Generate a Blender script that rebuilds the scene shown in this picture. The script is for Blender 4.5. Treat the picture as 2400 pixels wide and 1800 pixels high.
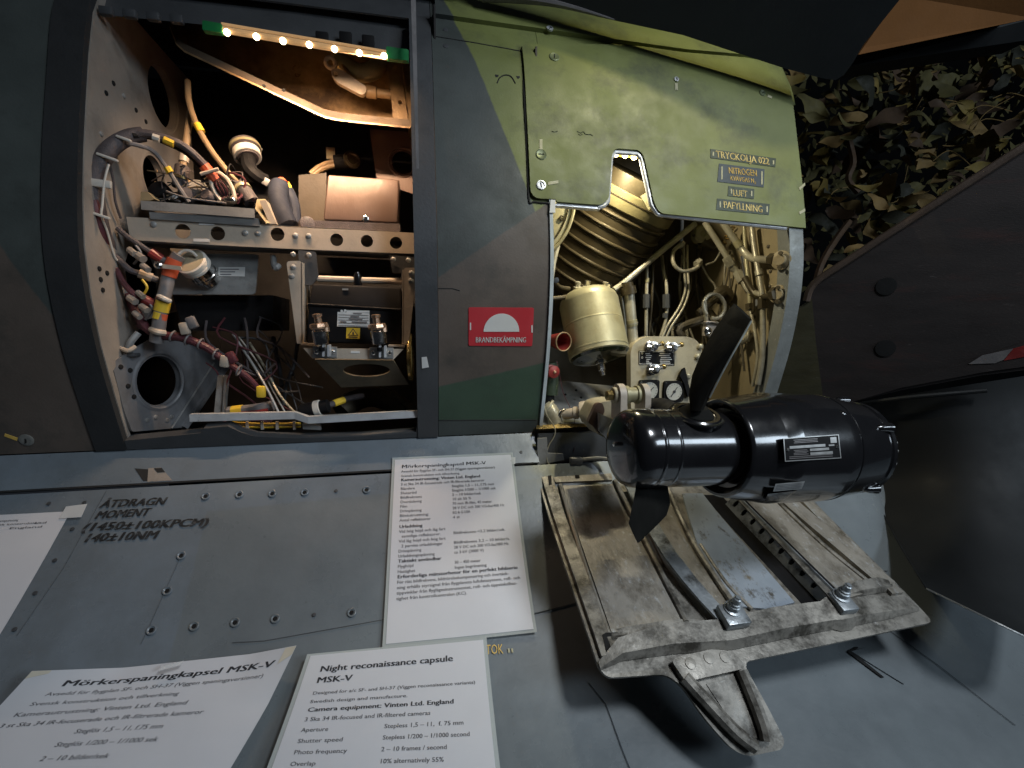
import bpy, bmesh, math, random
from mathutils import Vector, Matrix, noise
from mathutils.geometry import tessellate_polygon

for o in list(bpy.data.objects):
    bpy.data.objects.remove(o)
scene = bpy.context.scene
COL = scene.collection
random.seed(7)
R = math.radians

# ------------------------------------------------------------------ camera
FPX, PITCH, YAW = 1130.0, R(-6.2), R(11.5)       # focal length in photo pixels (2400 wide)
cam_data = bpy.data.cameras.new('camera')
cam_data.sensor_width = 36.0
cam_data.lens = 36.0 * FPX / 2400.0
cam_data.clip_start, cam_data.clip_end = 0.02, 60
cam = bpy.data.objects.new('camera', cam_data)
cam.rotation_euler = (R(90) + PITCH, 0, -YAW)
COL.objects.link(cam)
scene.camera = cam

# ------------------------------------------------------------------ world and lamps
world = bpy.data.worlds.new('World')
scene.world = world
world.use_nodes = True
bg = world.node_tree.nodes['Background']
bg.inputs['Color'].default_value = (0.62, 0.74, 0.95, 1)
bg.inputs['Strength'].default_value = 0.014

def area(name, loc, target, size, power, color, size_y=None, spread=None):
    d = bpy.data.lights.new(name, 'AREA')
    d.shape = 'RECTANGLE'
    d.size, d.size_y = size, size_y or size
    d.energy, d.color = power, color
    if spread:
        d.spread = R(spread)
    o = bpy.data.objects.new(name, d)
    o.location = loc
    o.rotation_euler = (Vector(target) - Vector(loc)).to_track_quat('-Z', 'Y').to_euler()
    COL.objects.link(o)
    return o

# hall lamps: a cool window-like bank behind the camera, a yellowish ceiling lamp over the hatch
area('hall_window_light', (2.75, -1.9, 1.25), (0.4, 0.7, -0.25), 1.5, 42, (0.74, 0.87, 1.0), 0.62)
area('hall_ceiling_light', (1.0, -0.60, 1.45), (0.36, 0.62, -0.45), 0.35, 4.9, (0.88, 0.94, 1.0), 0.35, 80)
def spot(name, loc, target, power, color, angle, blend, size):
    d = bpy.data.lights.new(name, 'SPOT')
    d.energy, d.color, d.spot_size, d.spot_blend, d.shadow_soft_size = power, color, R(angle), blend, size
    o = bpy.data.objects.new(name, d); o.location = loc
    o.rotation_euler = (Vector(target) - Vector(loc)).to_track_quat('-Z', 'Y').to_euler()
    COL.objects.link(o)
spot('hall_yellow_spot', (0.82, 0.08, 1.36), (0.46, 0.86, 0.31), 28, (1.0, 0.89, 0.42), 29, .7, .035)

vs = scene.view_settings
vs.view_transform, vs.look, vs.exposure, vs.gamma = 'Standard', 'None', 0.0, 1.0
vs.use_curve_mapping = False
scene.render.engine = 'CYCLES'

# ------------------------------------------------------------------ seeing the place: rays, fuselage section
CP, SP, CY, SY = math.cos(PITCH), math.sin(PITCH), math.cos(-YAW), math.sin(-YAW)
def ray(x, y):
    a, b, c = (x - 1200) / FPX, 1.0, (900 - y) / FPX
    b, c = CP * b - SP * c, SP * b + CP * c
    return Vector((CY * a - SY * b, SY * a + CY * b, c))
def P(x, y, Y):
    r = ray(x, y); return r * (Y / r.y)
def PX(x, y, X):
    r = ray(x, y); return r * (X / r.x)
FWD = Vector((-SY * CP, CY * CP, SP))
def pxsize(n, p):
    return n / FPX * p.dot(FWD)          # n photo pixels at the distance of p, in metres

def smooth2(pts, n=6):
    out = []
    for i in range(len(pts) - 1):
        p0, p1, p2, p3 = pts[max(i - 1, 0)], pts[i], pts[i + 1], pts[min(i + 2, len(pts) - 1)]
        for k in range(n):
            t = k / n
            out.append(tuple(0.5 * (2 * b + (c - a) * t + (2 * a - 5 * b + 4 * c - d) * t * t + (3 * b - a - 3 * c + d) * t ** 3)
                             for a, b, c, d in zip(p0, p1, p2, p3)))
    out.append(tuple(pts[-1]))
    return out

class Section:
    """a cross-section (Y, Z), extruded along the aircraft axis X"""
    def __init__(s, pts):
        s.p = pts
        s.q = [0.0]
        for a, b in zip(pts, pts[1:]):
            s.q.append(s.q[-1] + math.hypot(b[0] - a[0], b[1] - a[1]))
    def hit(s, x, y):
        r = ray(x, y); k = r.z / r.y
        best = None
        n = len(s.p) - 1
        for i in range(n):
            a, b = s.p[i], s.p[i + 1]
            den = (b[1] - a[1]) - k * (b[0] - a[0])
            if abs(den) < 1e-9: continue
            t = (k * a[0] - a[1]) / den
            lo = -500 if i == 0 else 0
            hi = 500 if i == n - 1 else 1
            if lo <= t <= hi + 1e-9:
                Y = a[0] + (b[0] - a[0]) * t
                if Y > 0 and (best is None or Y < best[0]):
                    best = (Y, s.q[i] + (s.q[i + 1] - s.q[i]) * t)
        return (r.x / r.y * best[0], best[1])
    def at(s, X, q, h=0.0):
        n = len(s.p) - 1
        i = 0
        while i < n - 1 and q > s.q[i + 1]: i += 1
        def nrm(j):
            j = max(0, min(n - 1, j))
            a, b = s.p[j], s.p[j + 1]
            l = math.hypot(b[0] - a[0], b[1] - a[1]) or 1
            return ((b[1] - a[1]) / l, -(b[0] - a[0]) / l)
        a, b = s.p[i], s.p[i + 1]
        t = (q - s.q[i]) / (s.q[i + 1] - s.q[i])
        n0, n1 = nrm(i - 1 if t < .5 else i), nrm(i if t < .5 else i + 1)
        w = t + .5 if t < .5 else t - .5
        nn = (n0[0] * (1 - w) + n1[0] * w, n0[1] * (1 - w) + n1[1] * w)
        return Vector((X, a[0] + (b[0] - a[0]) * t + nn[0] * h, a[1] + (b[1] - a[1]) * t + nn[1] * h))
    def qz(s, Z):
        for i in range(len(s.p) - 1):
            a, b = s.p[i], s.p[i + 1]
            if (a[1] - Z) * (b[1] - Z) <= 0 and a[1] != b[1]:
                return s.q[i] + (s.q[i + 1] - s.q[i]) * (Z - a[1]) / (b[1] - a[1])
        return s.q[-1]
    def S(s, x, y, h=0.0):
        return s.at(*s.hit(x, y), h)

WALL = Section(smooth2([(1.06, .72), (.985, .64), (.93, .575), (.888, .505), (.862, .45), (.838, .35), (.818, .26), (.803, .17), (.799, .11),
                        (.803, .05), (.818, -.03), (.842, -.11), (.862, -.17), (.869, -.19)], 5))
SKIRT = Section([(.869, -.190), (.852, -.216), (.836, -.2380)] +
                smooth2([(.833, -.2400), (.77, -.312), (.70, -.385), (.635, -.443), (.56, -.492), (.47, -.535), (.35, -.58), (.15, -.62)], 5))
DOOR = Section(smooth2([(.848, -.250), (.78, -.290), (.714, -.324), (.608, -.371), (.52, -.413), (.475, -.452), (.445, -.490), (.43, -.53)], 6))

# ------------------------------------------------------------------ mesh building
class MB:
    def __init__(s): s.v, s.f = [], []
    def add(s, v, f):
        o = len(s.v)
        s.v += [Vector(p) for p in v]
        s.f += [tuple(i + o for i in t) for t in f]
        return s
    def bm(s, b):
        b.verts.ensure_lookup_table(); b.verts.index_update()
        s.add([v.co.copy() for v in b.verts], [[v.index for v in f.verts] for f in b.faces])
        b.free(); return s
    def box(s, c, size, rot=None, bev=0.0):
        b = bmesh.new()
        bmesh.ops.create_cube(b, size=1)
        for v in b.verts: v.co = Vector((v.co.x * size[0], v.co.y * size[1], v.co.z * size[2]))
        if bev: bmesh.ops.bevel(b, geom=b.edges[:], offset=bev, segments=2, affect='EDGES', profile=.5)
        m = Matrix.Translation(Vector(c)) @ (rot.to_4x4() if rot else Matrix())
        bmesh.ops.transform(b, matrix=m, verts=b.verts)
        return s.bm(b)
    def tube(s, pts, r, seg=8, sm=5, caps=True):
        pts = [Vector(p) for p in pts]
        if len(pts) > 2 and sm: pts = [Vector(p) for p in smooth2([tuple(p) for p in pts], sm)]
        n = len(pts)
        rr = r if callable(r) else (lambda t: r)
        up = None; V = []; F = []
        for i, p in enumerate(pts):
            d = (pts[min(i + 1, n - 1)] - pts[max(i - 1, 0)])
            d = d.normalized() if d.length > 1e-9 else Vector((0, 0, 1))
            if up is None: up = d.orthogonal().normalized()
            up = (up - d * up.dot(d)).normalized()
            sd = d.cross(up); q = rr(i / (n - 1))
            for k in range(seg):
                a = 2 * math.pi * k / seg
                V.append(p + (up * math.cos(a) + sd * math.sin(a)) * q)
        for i in range(n - 1):
            for k in range(seg):
                k2 = (k + 1) % seg
                F.append((i * seg + k, i * seg + k2, (i + 1) * seg + k2, (i + 1) * seg + k))
        if caps:
            F.append(tuple(range(seg - 1, -1, -1))); F.append(tuple((n - 1) * seg + k for k in range(seg)))
        return s.add(V, F)
    def lathe(s, prof, A, axis, seg=24, ref=None, caps=True):
        """prof: (radius, height) along axis from A"""
        A = Vector(A); d = Vector(axis).normalized()
        up = ref.normalized() if ref else d.orthogonal().normalized()
        up = (up - d * up.dot(d)).normalized(); sd = d.cross(up)
        V, F = [], []
        for r, h in prof:
            for k in range(seg):
                a = 2 * math.pi * k / seg
                V.append(A + d * h + (up * math.cos(a) + sd * math.sin(a)) * max(r, 1e-5))
        for i in range(len(prof) - 1):
            for k in range(seg):
                k2 = (k + 1) % seg
                F.append((i * seg + k, i * seg + k2, (i + 1) * seg + k2, (i + 1) * seg + k))
        if caps:
            F.append(tuple(range(seg - 1, -1, -1))); F.append(tuple((len(prof) - 1) * seg + k for k in range(seg)))
        return s.add(V, F)
    def sheet(s, outer, holes, fn, thick, ucut=None, vcut=None):
        """flat polygon with holes in (u, v), cut into strips, mapped by fn(u, v, h), given a thickness"""
        loops = [[Vector((a, b, 0)) for a, b in outer]] + [[Vector((a, b, 0)) for a, b in h] for h in holes]
        tri = tessellate_polygon(loops)
        allv = [p for l in loops for p in l]
        b = bmesh.new()
        bv = [b.verts.new(p) for p in allv]
        for t in tri:
            try: b.faces.new([bv[i] for i in t])
            except ValueError: pass
        for cuts, ax in ((ucut or [], 0), (vcut or [], 1)):
            for c in cuts:
                no = Vector((1, 0, 0)) if ax == 0 else Vector((0, 1, 0))
                bmesh.ops.bisect_plane(b, geom=b.verts[:] + b.edges[:] + b.faces[:], dist=1e-6, plane_co=no * c, plane_no=no)
        bmesh.ops.recalc_face_normals(b, faces=b.faces[:])
        b.verts.ensure_lookup_table(); b.verts.index_update()
        uv = [(v.co.x, v.co.y) for v in b.verts]
        faces = [[v.index for v in f.verts] for f in b.faces]
        if b.faces and b.faces[:][0].normal.z < 0: faces = [f[::-1] for f in faces]
        bnd = []
        for e in b.edges:
            if len(e.link_faces) == 1:
                l = e.link_loops[0] if hasattr(e, 'link_loops') else e.link_faces[0].loops[0]
                f = e.link_faces[0]; vi = [v.index for v in f.verts]
                i, j = e.verts[0].index, e.verts[1].index
                if vi[(vi.index(i) + 1) % len(vi)] != j: i, j = j, i
                bnd.append((i, j))
        b.free()
        n = len(uv)
        V = [fn(u, v, 0.0) for u, v in uv] + [fn(u, v, -thick) for u, v in uv]
        F = faces + [[i + n for i in f[::-1]] for f in faces] + [(j, i, i + n, j + n) for i, j in bnd]
        return s.add(V, F)
    def plate(s, outer, holes, O, U, V, thick):
        O, U, V = Vector(O), Vector(U).normalized(), Vector(V).normalized()
        N = U.cross(V)
        return s.sheet(outer, holes, lambda u, v, h: O + U * u + V * v + N * h, thick)
    def plateY(s, px, Y, thick, holes=()):
        """polygon given in photo pixels, standing in the plane Y, thickness going away from the viewer"""
        o = [(P(a, b, Y).x, P(a, b, Y).z) for a, b in px]
        return s.sheet(o, holes, lambda u, v, h: Vector((u, Y - h, v)), thick)
    def patch(s, fn, nu, nv, thick=0.0):
        V = [fn(i / nu, j / nv, 0.0) for j in range(nv + 1) for i in range(nu + 1)]
        W = nu + 1
        F = [(j * W + i, j * W + i + 1, (j + 1) * W + i + 1, (j + 1) * W + i) for j in range(nv) for i in range(nu)]
        if thick:
            n = len(V)
            V += [fn(i / nu, j / nv, -thick) for j in range(nv + 1) for i in range(nu + 1)]
            F += [tuple(i + n for i in f[::-1]) for f in F]
            ring = [i for i in range(nu)] + [j * W + nu for j in range(nv)] + [nv * W + i for i in range(nu, 0, -1)] + [j * W for j in range(nv, 0, -1)]
            F += [(ring[(k + 1) % len(ring)], ring[k], ring[k] + n, ring[(k + 1) % len(ring)] + n) for k in range(len(ring))]
        return s.add(V, F)
    def ball(s, c, r, sub=2, scale=(1, 1, 1)):
        b = bmesh.new(); bmesh.ops.create_icosphere(b, subdivisions=sub, radius=r)
        for v in b.verts: v.co = Vector(c) + Vector((v.co.x * scale[0], v.co.y * scale[1], v.co.z * scale[2]))
        return s.bm(b)
    def torus(s, c, axis, r, t, seg=24, ts=8):
        c, d = Vector(c), Vector(axis).normalized(); u = d.orthogonal().normalized(); w = d.cross(u)
        V, F = [], []
        for i in range(seg):
            a = 2 * math.pi * i / seg; e = u * math.cos(a) + w * math.sin(a)
            for k in range(ts):
                b_ = 2 * math.pi * k / ts
                V.append(c + e * (r + t * math.cos(b_)) + d * (t * math.sin(b_)))
        for i in range(seg):
            for k in range(ts):
                F.append((i * ts + k, ((i + 1) % seg) * ts + k, ((i + 1) % seg) * ts + (k + 1) % ts, i * ts + (k + 1) % ts))
        return s.add(V, F)

_tc = {}
def glyphs(body, size, bold=0.0, ext=0.0):
    """lettering from the built-in font: 2D vertices and faces, left-aligned on the baseline"""
    key = (body, size, bold)
    if key in _tc: return _tc[key]
    c = bpy.data.curves.new('lettering', 'FONT')
    c.body, c.size, c.resolution_u, c.offset = body, size, 2, 0.0
    o = bpy.data.objects.new('lettering', c); COL.objects.link(o)
    dg = bpy.context.evaluated_depsgraph_get()
    m = bpy.data.meshes.new_from_object(o.evaluated_get(dg))
    v = [(p.co.x, p.co.y) for p in m.vertices]; f = [tuple(p.vertices) for p in m.polygons]
    bpy.data.objects.remove(o); bpy.data.curves.remove(c); bpy.data.meshes.remove(m)
    if bold > 0:                                  # bold: the same outlines doubled, a little to the right
        n = len(v); v = v + [(x + bold * 2.6 * size, y) for x, y in v]; f = f + [tuple(i + n for i in t) for t in f]
    _tc[key] = (v, f)
    return v, f
def gwidth(v): return max([p[0] for p in v] or [0])

WL = {}
def obj(name, mb, mat, parent=None, smooth=35, center=True, shared=None):
    if shared is not None:
        me = shared; c = Vector((0, 0, 0))
    else:
        me = bpy.data.meshes.new(name)
        xs = mb.v
        c = Vector([(min(p[i] for p in xs) + max(p[i] for p in xs)) / 2 for i in range(3)]) if center else Vector((0, 0, 0))
        me.from_pydata([tuple(p - c) for p in xs], [], mb.f)
        me.update()
        b = bmesh.new(); b.from_mesh(me); bmesh.ops.remove_doubles(b, verts=b.verts, dist=1e-6)
        bmesh.ops.recalc_face_normals(b, faces=b.faces[:]); b.to_mesh(me); b.free()
        if smooth:
            me.polygons.foreach_set('use_smooth', [True] * len(me.polygons))
            me.set_sharp_from_angle(angle=R(smooth))
        me.materials.append(mat)
    o = bpy.data.objects.new(name, me)
    COL.objects.link(o)
    WL[o.name] = c
    if parent is not None:
        o.parent = parent; o.location = c - WL[parent.name]
    else:
        o.location = c
    return o
def tag(o, label, cat, group=None, kind=None):
    if label: o['label'] = label
    if cat: o['category'] = cat
    if group: o['group'] = group
    if kind: o['kind'] = kind
    return o
def thing(name, loc, label, cat, group=None):
    o = bpy.data.objects.new(name, None); COL.objects.link(o)
    o.empty_display_size = .02
    o.location = loc; WL[o.name] = Vector(loc)
    return tag(o, label, cat, group)
def one(name, mb, mat, label, cat, group=None, smooth=35):
    return tag(obj(name, mb, mat, None, smooth), label, cat, group)
def circ(c, r, n=20, ry=None):
    return [(c[0] + r * math.cos(2 * math.pi * k / n), c[1] + (ry or r) * math.sin(2 * math.pi * k / n)) for k in range(n)]
def rrect(x0, y0, x1, y1, r, n=4):
    out = []
    for cx, cy, a0 in ((x1 - r, y1 - r, 0), (x0 + r, y1 - r, 90), (x0 + r, y0 + r, 180), (x1 - r, y0 + r, 270)):
        for k in range(n + 1):
            a = R(a0 + 90 * k / n); out.append((cx + r * math.cos(a), cy + r * math.sin(a)))
    return out
def rounded(poly, rad, n=4):
    """round the corners of a 2D polygon; rad: one radius or a list"""
    out = []; m = len(poly)
    for i, p in enumerate(poly):
        r = rad[i] if isinstance(rad, (list, tuple)) else rad
        a, b = Vector(poly[i - 1]), Vector(poly[(i + 1) % m]); p = Vector(p)
        if r <= 0: out.append(tuple(p)); continue
        da, db = (a - p), (b - p)
        r1 = min(r, da.length * .48, db.length * .48)
        s0, s1 = p + da.normalized() * r1, p + db.normalized() * r1
        for k in range(n + 1):
            t = k / n; out.append(tuple(s0 * (1 - t) ** 2 + p * 2 * t * (1 - t) + s1 * t * t))
    return out
def frange(a, b, st):
    n = max(1, int(abs(b - a) / st)); return [a + (b - a) * k / n for k in range(1, n)]

# ------------------------------------------------------------------ materials
def nodes_of(name):
    m = bpy.data.materials.new(name); m.use_nodes = True
    nt = m.node_tree
    return m, nt, nt.nodes['Principled BSDF']
def N(nt, typ, **kw):
    n = nt.nodes.new(typ)
    for k, v in kw.items(): setattr(n, k, v)
    return n
def mixc(nt, fac, a, b):
    n = N(nt, 'ShaderNodeMix', data_type='RGBA')
    for sock, val in ((n.inputs[0], fac), (n.inputs[6], a), (n.inputs[7], b)):
        if hasattr(val, 'links') or hasattr(val, 'is_linked'): nt.links.new(val, sock)
        elif isinstance(val, (int, float)): sock.default_value = val
        else: sock.default_value = (*val, 1)
    return n.outputs[2]
def noise_fac(nt, vec, scale, detail=5, lo=.4, hi=.6, rough=.6):
    t = N(nt, 'ShaderNodeTexNoise'); t.inputs['Scale'].default_value = scale
    t.inputs['Detail'].default_value = detail; t.inputs['Roughness'].default_value = rough
    nt.links.new(vec, t.inputs['Vector'])
    r = N(nt, 'ShaderNodeMapRange'); r.inputs[1].default_value, r.inputs[2].default_value = lo, hi
    nt.links.new(t.outputs['Fac'], r.inputs[0])
    return r.outputs[0]
def mat(name, col, rough=.5, metal=0.0, var=.25, scale=12, wear=None, wscale=40, wlo=.58, whi=.66, stretch=(1, 1, 1), bump=.15, bscale=220,
        coat=0.0, dirt=None, dscale=9, dlo=.5, dhi=.75, camo=None, rvar=.12, spec=None, emit=None):
    m, nt, b = nodes_of(name)
    g = N(nt, 'ShaderNodeNewGeometry')
    mp = N(nt, 'ShaderNodeMapping'); mp.inputs['Scale'].default_value = stretch
    nt.links.new(g.outputs['Position'], mp.inputs['Vector'])
    vec = mp.outputs[0]
    base = col
    if camo:
        sep = N(nt, 'ShaderNodeSeparateXYZ'); nt.links.new(g.outputs['Position'], sep.inputs[0])
        wob = noise_fac(nt, g.outputs['Position'], 60, 3, .0, 1.0)
        wsub = N(nt, 'ShaderNodeMath', operation='MULTIPLY_ADD'); nt.links.new(wob, wsub.inputs[0])
        wsub.inputs[1].default_value, wsub.inputs[2].default_value = .004, -.002
        for ccol, hps in camo:
            fac = None
            for nx, nz, c in hps:
                a = N(nt, 'ShaderNodeMath', operation='MULTIPLY_ADD'); nt.links.new(sep.outputs[0], a.inputs[0])
                a.inputs[1].default_value, a.inputs[2].default_value = nx, -c
                d = N(nt, 'ShaderNodeMath', operation='MULTIPLY_ADD'); nt.links.new(sep.outputs[2], d.inputs[0])
                d.inputs[1].default_value = nz; nt.links.new(a.outputs[0], d.inputs[2])
                e = N(nt, 'ShaderNodeMath', operation='ADD'); nt.links.new(d.outputs[0], e.inputs[0]); nt.links.new(wsub.outputs[0], e.inputs[1])
                r = N(nt, 'ShaderNodeMapRange'); r.inputs[1].default_value, r.inputs[2].default_value = -.0015, .0015
                nt.links.new(e.outputs[0], r.inputs[0])
                if fac is None: fac = r.outputs[0]
                else:
                    mm = N(nt, 'ShaderNodeMath', operation='MULTIPLY'); nt.links.new(fac, mm.inputs[0]); nt.links.new(r.outputs[0], mm.inputs[1]); fac = mm.outputs[0]
            base = mixc(nt, fac, base, ccol)
    f1 = noise_fac(nt, vec, scale, 6, .3, .7)
    v2 = N(nt, 'ShaderNodeMapRange'); v2.inputs[3].default_value, v2.inputs[4].default_value = 1 - var, 1 + var
    nt.links.new(f1, v2.inputs[0])
    sc = N(nt, 'ShaderNodeMix', data_type='RGBA', blend_type='MULTIPLY'); sc.inputs[0].default_value = 1
    cm = N(nt, 'ShaderNodeCombineColor')
    for i in range(3): nt.links.new(v2.outputs[0], cm.inputs[i])
    if isinstance(base, tuple): sc.inputs[6].default_value = (*base, 1)
    else: nt.links.new(base, sc.inputs[6])
    nt.links.new(cm.outputs[0], sc.inputs[7])
    out = sc.outputs[2]
    if dirt: out = mixc(nt, noise_fac(nt, vec, dscale, 8, dlo, dhi, .7), out, dirt)
    if wear: out = mixc(nt, noise_fac(nt, vec, wscale, 9, wlo, whi, .75), out, wear)
    nt.links.new(out, b.inputs['Base Color'])
    rr = N(nt, 'ShaderNodeMapRange'); rr.inputs[3].default_value, rr.inputs[4].default_value = max(.02, rough - rvar), min(1, rough + rvar)
    nt.links.new(noise_fac(nt, vec, scale * 2.3, 6, .3, .7), rr.inputs[0]); nt.links.new(rr.outputs[0], b.inputs['Roughness'])
    b.inputs['Metallic'].default_value = metal
    if spec is not None: b.inputs['Specular IOR Level'].default_value = spec
    if coat: b.inputs['Coat Weight'].default_value = coat; b.inputs['Coat Roughness'].default_value = .08
    if bump:
        t = N(nt, 'ShaderNodeTexNoise'); t.inputs['Scale'].default_value = bscale; t.inputs['Detail'].default_value = 4
        nt.links.new(vec, t.inputs['Vector'])
        bp = N(nt, 'ShaderNodeBump'); bp.inputs['Strength'].default_value = bump; bp.inputs['Distance'].default_value = .002
        nt.links.new(t.outputs['Fac'], bp.inputs['Height']); nt.links.new(bp.outputs[0], b.inputs['Normal'])
    if emit:
        b.inputs['Emission Color'].default_value = (*emit[0], 1); b.inputs['Emission Strength'].default_value = emit[1]
    return m
def hp(p, q, inside, sec=WALL):
    a, b, c = sec.S(*p), sec.S(*q), sec.S(*inside)
    nx, nz = -(b.z - a.z), (b.x - a.x)
    l = math.hypot(nx, nz); nx, nz = nx / l, nz / l
    k = nx * a.x + nz * a.z
    if nx * c.x + nz * c.z < k: nx, nz, k = -nx, -nz, -k
    return (nx, nz, k)

GREEN, OLIVE, BROWN, DKGREEN = (.066, .077, .072), (.178, .200, .062), (.115, .092, .076), (.050, .086, .056)
camo_list = [
    (OLIVE, [hp((1070, 60), (1245, 470), (1400, 300)), (0, 1, -.5)]),
    (BROWN, [hp((1030, 648), (1290, 472), (1200, 700)), hp((1022, 908), (1280, 850), (1200, 700)), (1, 0, -.2), (-1, 0, -.232)]),
    (DKGREEN, [hp((1022, 908), (1280, 850), (1200, 950)), hp((1022, 985), (1262, 985), (1200, 950)), (1, 0, -.2), (-1, 0, -.232)]),
    (BROWN, [hp((-10, 560), (235, 870), (40, 900)), (-1, 0, .42)]),
]
M = {}
M['skin'] = mat('camouflage_paint', GREEN, .55, 0, .16, 9, camo=camo_list, dirt=(.035, .038, .034), dscale=11, dlo=.50, dhi=.85, wear=(.23, .23, .21), wscale=55, wlo=.72, whi=.76, bump=.1, bscale=300)
M['frame'] = mat('dark_grey_frame_paint', (.055, .058, .062), .5, 0, .2, 12, wear=(.16, .16, .16), wscale=50, wlo=.66, whi=.73)
M['gasket'] = mat('black_gasket_rubber', (.022, .023, .024), .75, 0, .2, 14)
M['skirt'] = mat('blue_grey_skin_paint', (.170, .202, .232), .32, 0, .10, 7, dirt=(.125, .142, .152), dscale=5, dlo=.45, dhi=.75, wear=(.06, .06, .055), wscale=38, wlo=.66, whi=.74, bump=.08, bscale=180,
                 camo=[((.165, .188, .200), [hp((520, 1196), (900, 1158), (750, 1300), SKIRT), (1, 0, -.32)])])
M['line'] = mat('dark_seam_filler', (.02, .02, .02), .8, bump=0)
M['beige'] = mat('beige_primer_metal', (.34, .30, .26), .48, .15, .14, 14, dirt=(.16, .14, .12), dscale=16, dlo=.52, dhi=.85, wear=(.10, .09, .08), wscale=70, wlo=.68, whi=.74)
M['rail'] = mat('cream_painted_rail', (.48, .41, .33), .5, .1, .10, 16, dirt=(.30, .26, .22), dscale=30, dlo=.55, dhi=.9, wear=(.2, .17, .14), wscale=90, wlo=.70, whi=.75)
M['alu'] = mat('brushed_aluminium', (.46, .46, .45), .40, .75, .14, 20, stretch=(1, 1, 4), wear=(.25, .25, .24), wscale=60, wlo=.6, whi=.75)
M['alu_lt'] = mat('pale_aluminium_edge', (.62, .63, .64), .45, .35, .16, 30, wear=(.3, .3, .3), wscale=80, wlo=.6, whi=.7)
M['chrome'] = mat('polished_steel', (.62, .60, .57), .2, 1, .1, 30, bump=.03)
M['gold'] = mat('gold_lacquered_metal', (.37, .335, .20), .45, .30, .14, 16, dirt=(.24, .19, .08), dscale=18, dlo=.5, dhi=.85, wear=(.16, .13, .07), wscale=60, wlo=.68, whi=.74, bump=.06)
M['bronze'] = mat('bronze_ribbed_metal', (.070, .055, .030), .42, .4, .25, 10, stretch=(1, 1, 1), dirt=(.045, .034, .017), dscale=16, dlo=.4, dhi=.8, bump=.05)
M['pipe'] = mat('cream_gold_pipe', (.39, .36, .27), .4, .35, .2, 25, dirt=(.16, .13, .08), dscale=30, dlo=.5, dhi=.8)
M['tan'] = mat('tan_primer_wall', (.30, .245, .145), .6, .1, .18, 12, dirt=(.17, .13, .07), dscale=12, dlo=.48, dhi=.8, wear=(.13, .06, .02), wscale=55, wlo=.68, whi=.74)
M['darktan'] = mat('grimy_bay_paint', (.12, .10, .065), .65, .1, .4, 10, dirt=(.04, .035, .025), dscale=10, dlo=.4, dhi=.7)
M['backwall'] = mat('unlit_hall_wall', (.004, .004, .004), .9, bump=0, spec=.1)
M['softline'] = mat('faint_panel_line', (.085, .098, .108), .6, bump=0)
M['panelbrown'] = mat('dim_brown_panel', (.045, .035, .024), .6)
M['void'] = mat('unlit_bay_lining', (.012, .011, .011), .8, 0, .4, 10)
M['black'] = mat('matt_black_paint', (.009, .009, .010), .65, 0, .3, 25, bump=.05, spec=.15)
M['gloss'] = mat('gloss_black_enamel', (.008, .008, .009), .20, 0, .2, 10, coat=.7, bump=.035, bscale=90, rvar=.06, wear=(.05, .045, .035), wscale=35, wlo=.72, whi=.78)
M['blade'] = mat('worn_black_blade', (.011, .011, .010), .8, .0, .35, 18, spec=.06, wear=(.03, .026, .018), wscale=40, wlo=.62, whi=.75, stretch=(1, 1, .4))
M['boxbrown'] = mat('brown_box_lacquer', (.11, .072, .058), .42, .2, .14, 14, wear=(.30, .22, .18), wscale=60, wlo=.66, whi=.76, stretch=(1, 1, .3))
M['beige_warm'] = mat('pale_trough_lip', (.06, .041, .025), .75, 0, .2, 14, dirt=(.12, .08, .05), dscale=20, dlo=.5, dhi=.8)
M['trough'] = mat('amber_trough_metal', (.36, .235, .115), .38, .4, .3, 9, dirt=(.06, .035, .018), dscale=7, dlo=.40, dhi=.66, bump=.06)
M['harness'] = mat('dark_braided_sleeve', (.085, .072, .075), .6, .1, .3, 60, bump=.5, bscale=600)
M['purple'] = mat('maroon_wire_bundle', (.09, .022, .028), .5, 0, .4, 60, bump=.4, bscale=500)
M['tancable'] = mat('tan_cable_sheath', (.27, .18, .095), .5, 0, .2, 40)
M['greyhose'] = mat('slate_hose_rubber', (.022, .027, .042), .7, 0, .2, 30, spec=.2)
M['greysleeve'] = mat('grey_plastic_sleeve', (.18, .17, .17), .4, 0, .2, 30)
M['white'] = mat('white_plastic', (.66, .62, .55), .45, 0, .1, 30, bump=.03)
M['yellow'] = mat('yellow_band', (.75, .50, .04), .5, 0, .12, 30, bump=.03)
M['orange'] = mat('orange_red_band', (.55, .10, .04), .5, 0, .15, 30, bump=.03)
M['red'] = mat('red_label_paint', (.52, .035, .045), .5, 0, .08, 10, wear=(.6, .5, .45), wscale=60, wlo=.74, whi=.78, bump=.03)
M['redcup'] = mat('dark_red_cap', (.22, .025, .022), .45, 0, .25, 30)
M['offwhite'] = mat('label_white_print', (.70, .69, .66), .5, 0, .06, 20, wear=(.35, .33, .32), wscale=70, wlo=.68, whi=.76, bump=.02)
M['greenplastic'] = mat('green_tape', (.01, .16, .045), .4, 0, .2, 20, bump=.05)
M['doormetal'] = mat('weathered_door_primer', (.275, .255, .22), .5, .2, .16, 10, stretch=(1.5, .8, .8), dirt=(.10, .085, .062), dscale=26, dlo=.48, dhi=.70, wear=(.42, .44, .45), wscale=60, wlo=.56, whi=.70, bump=.35, bscale=170)
M['doorframe'] = mat('grimy_cast_frame', (.26, .245, .215), .5, .3, .25, 14, dirt=(.06, .055, .045), dscale=30, dlo=.45, dhi=.62, wear=(.42, .42, .41), wscale=55, wlo=.62, whi=.72, bump=.3, bscale=160)
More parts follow.
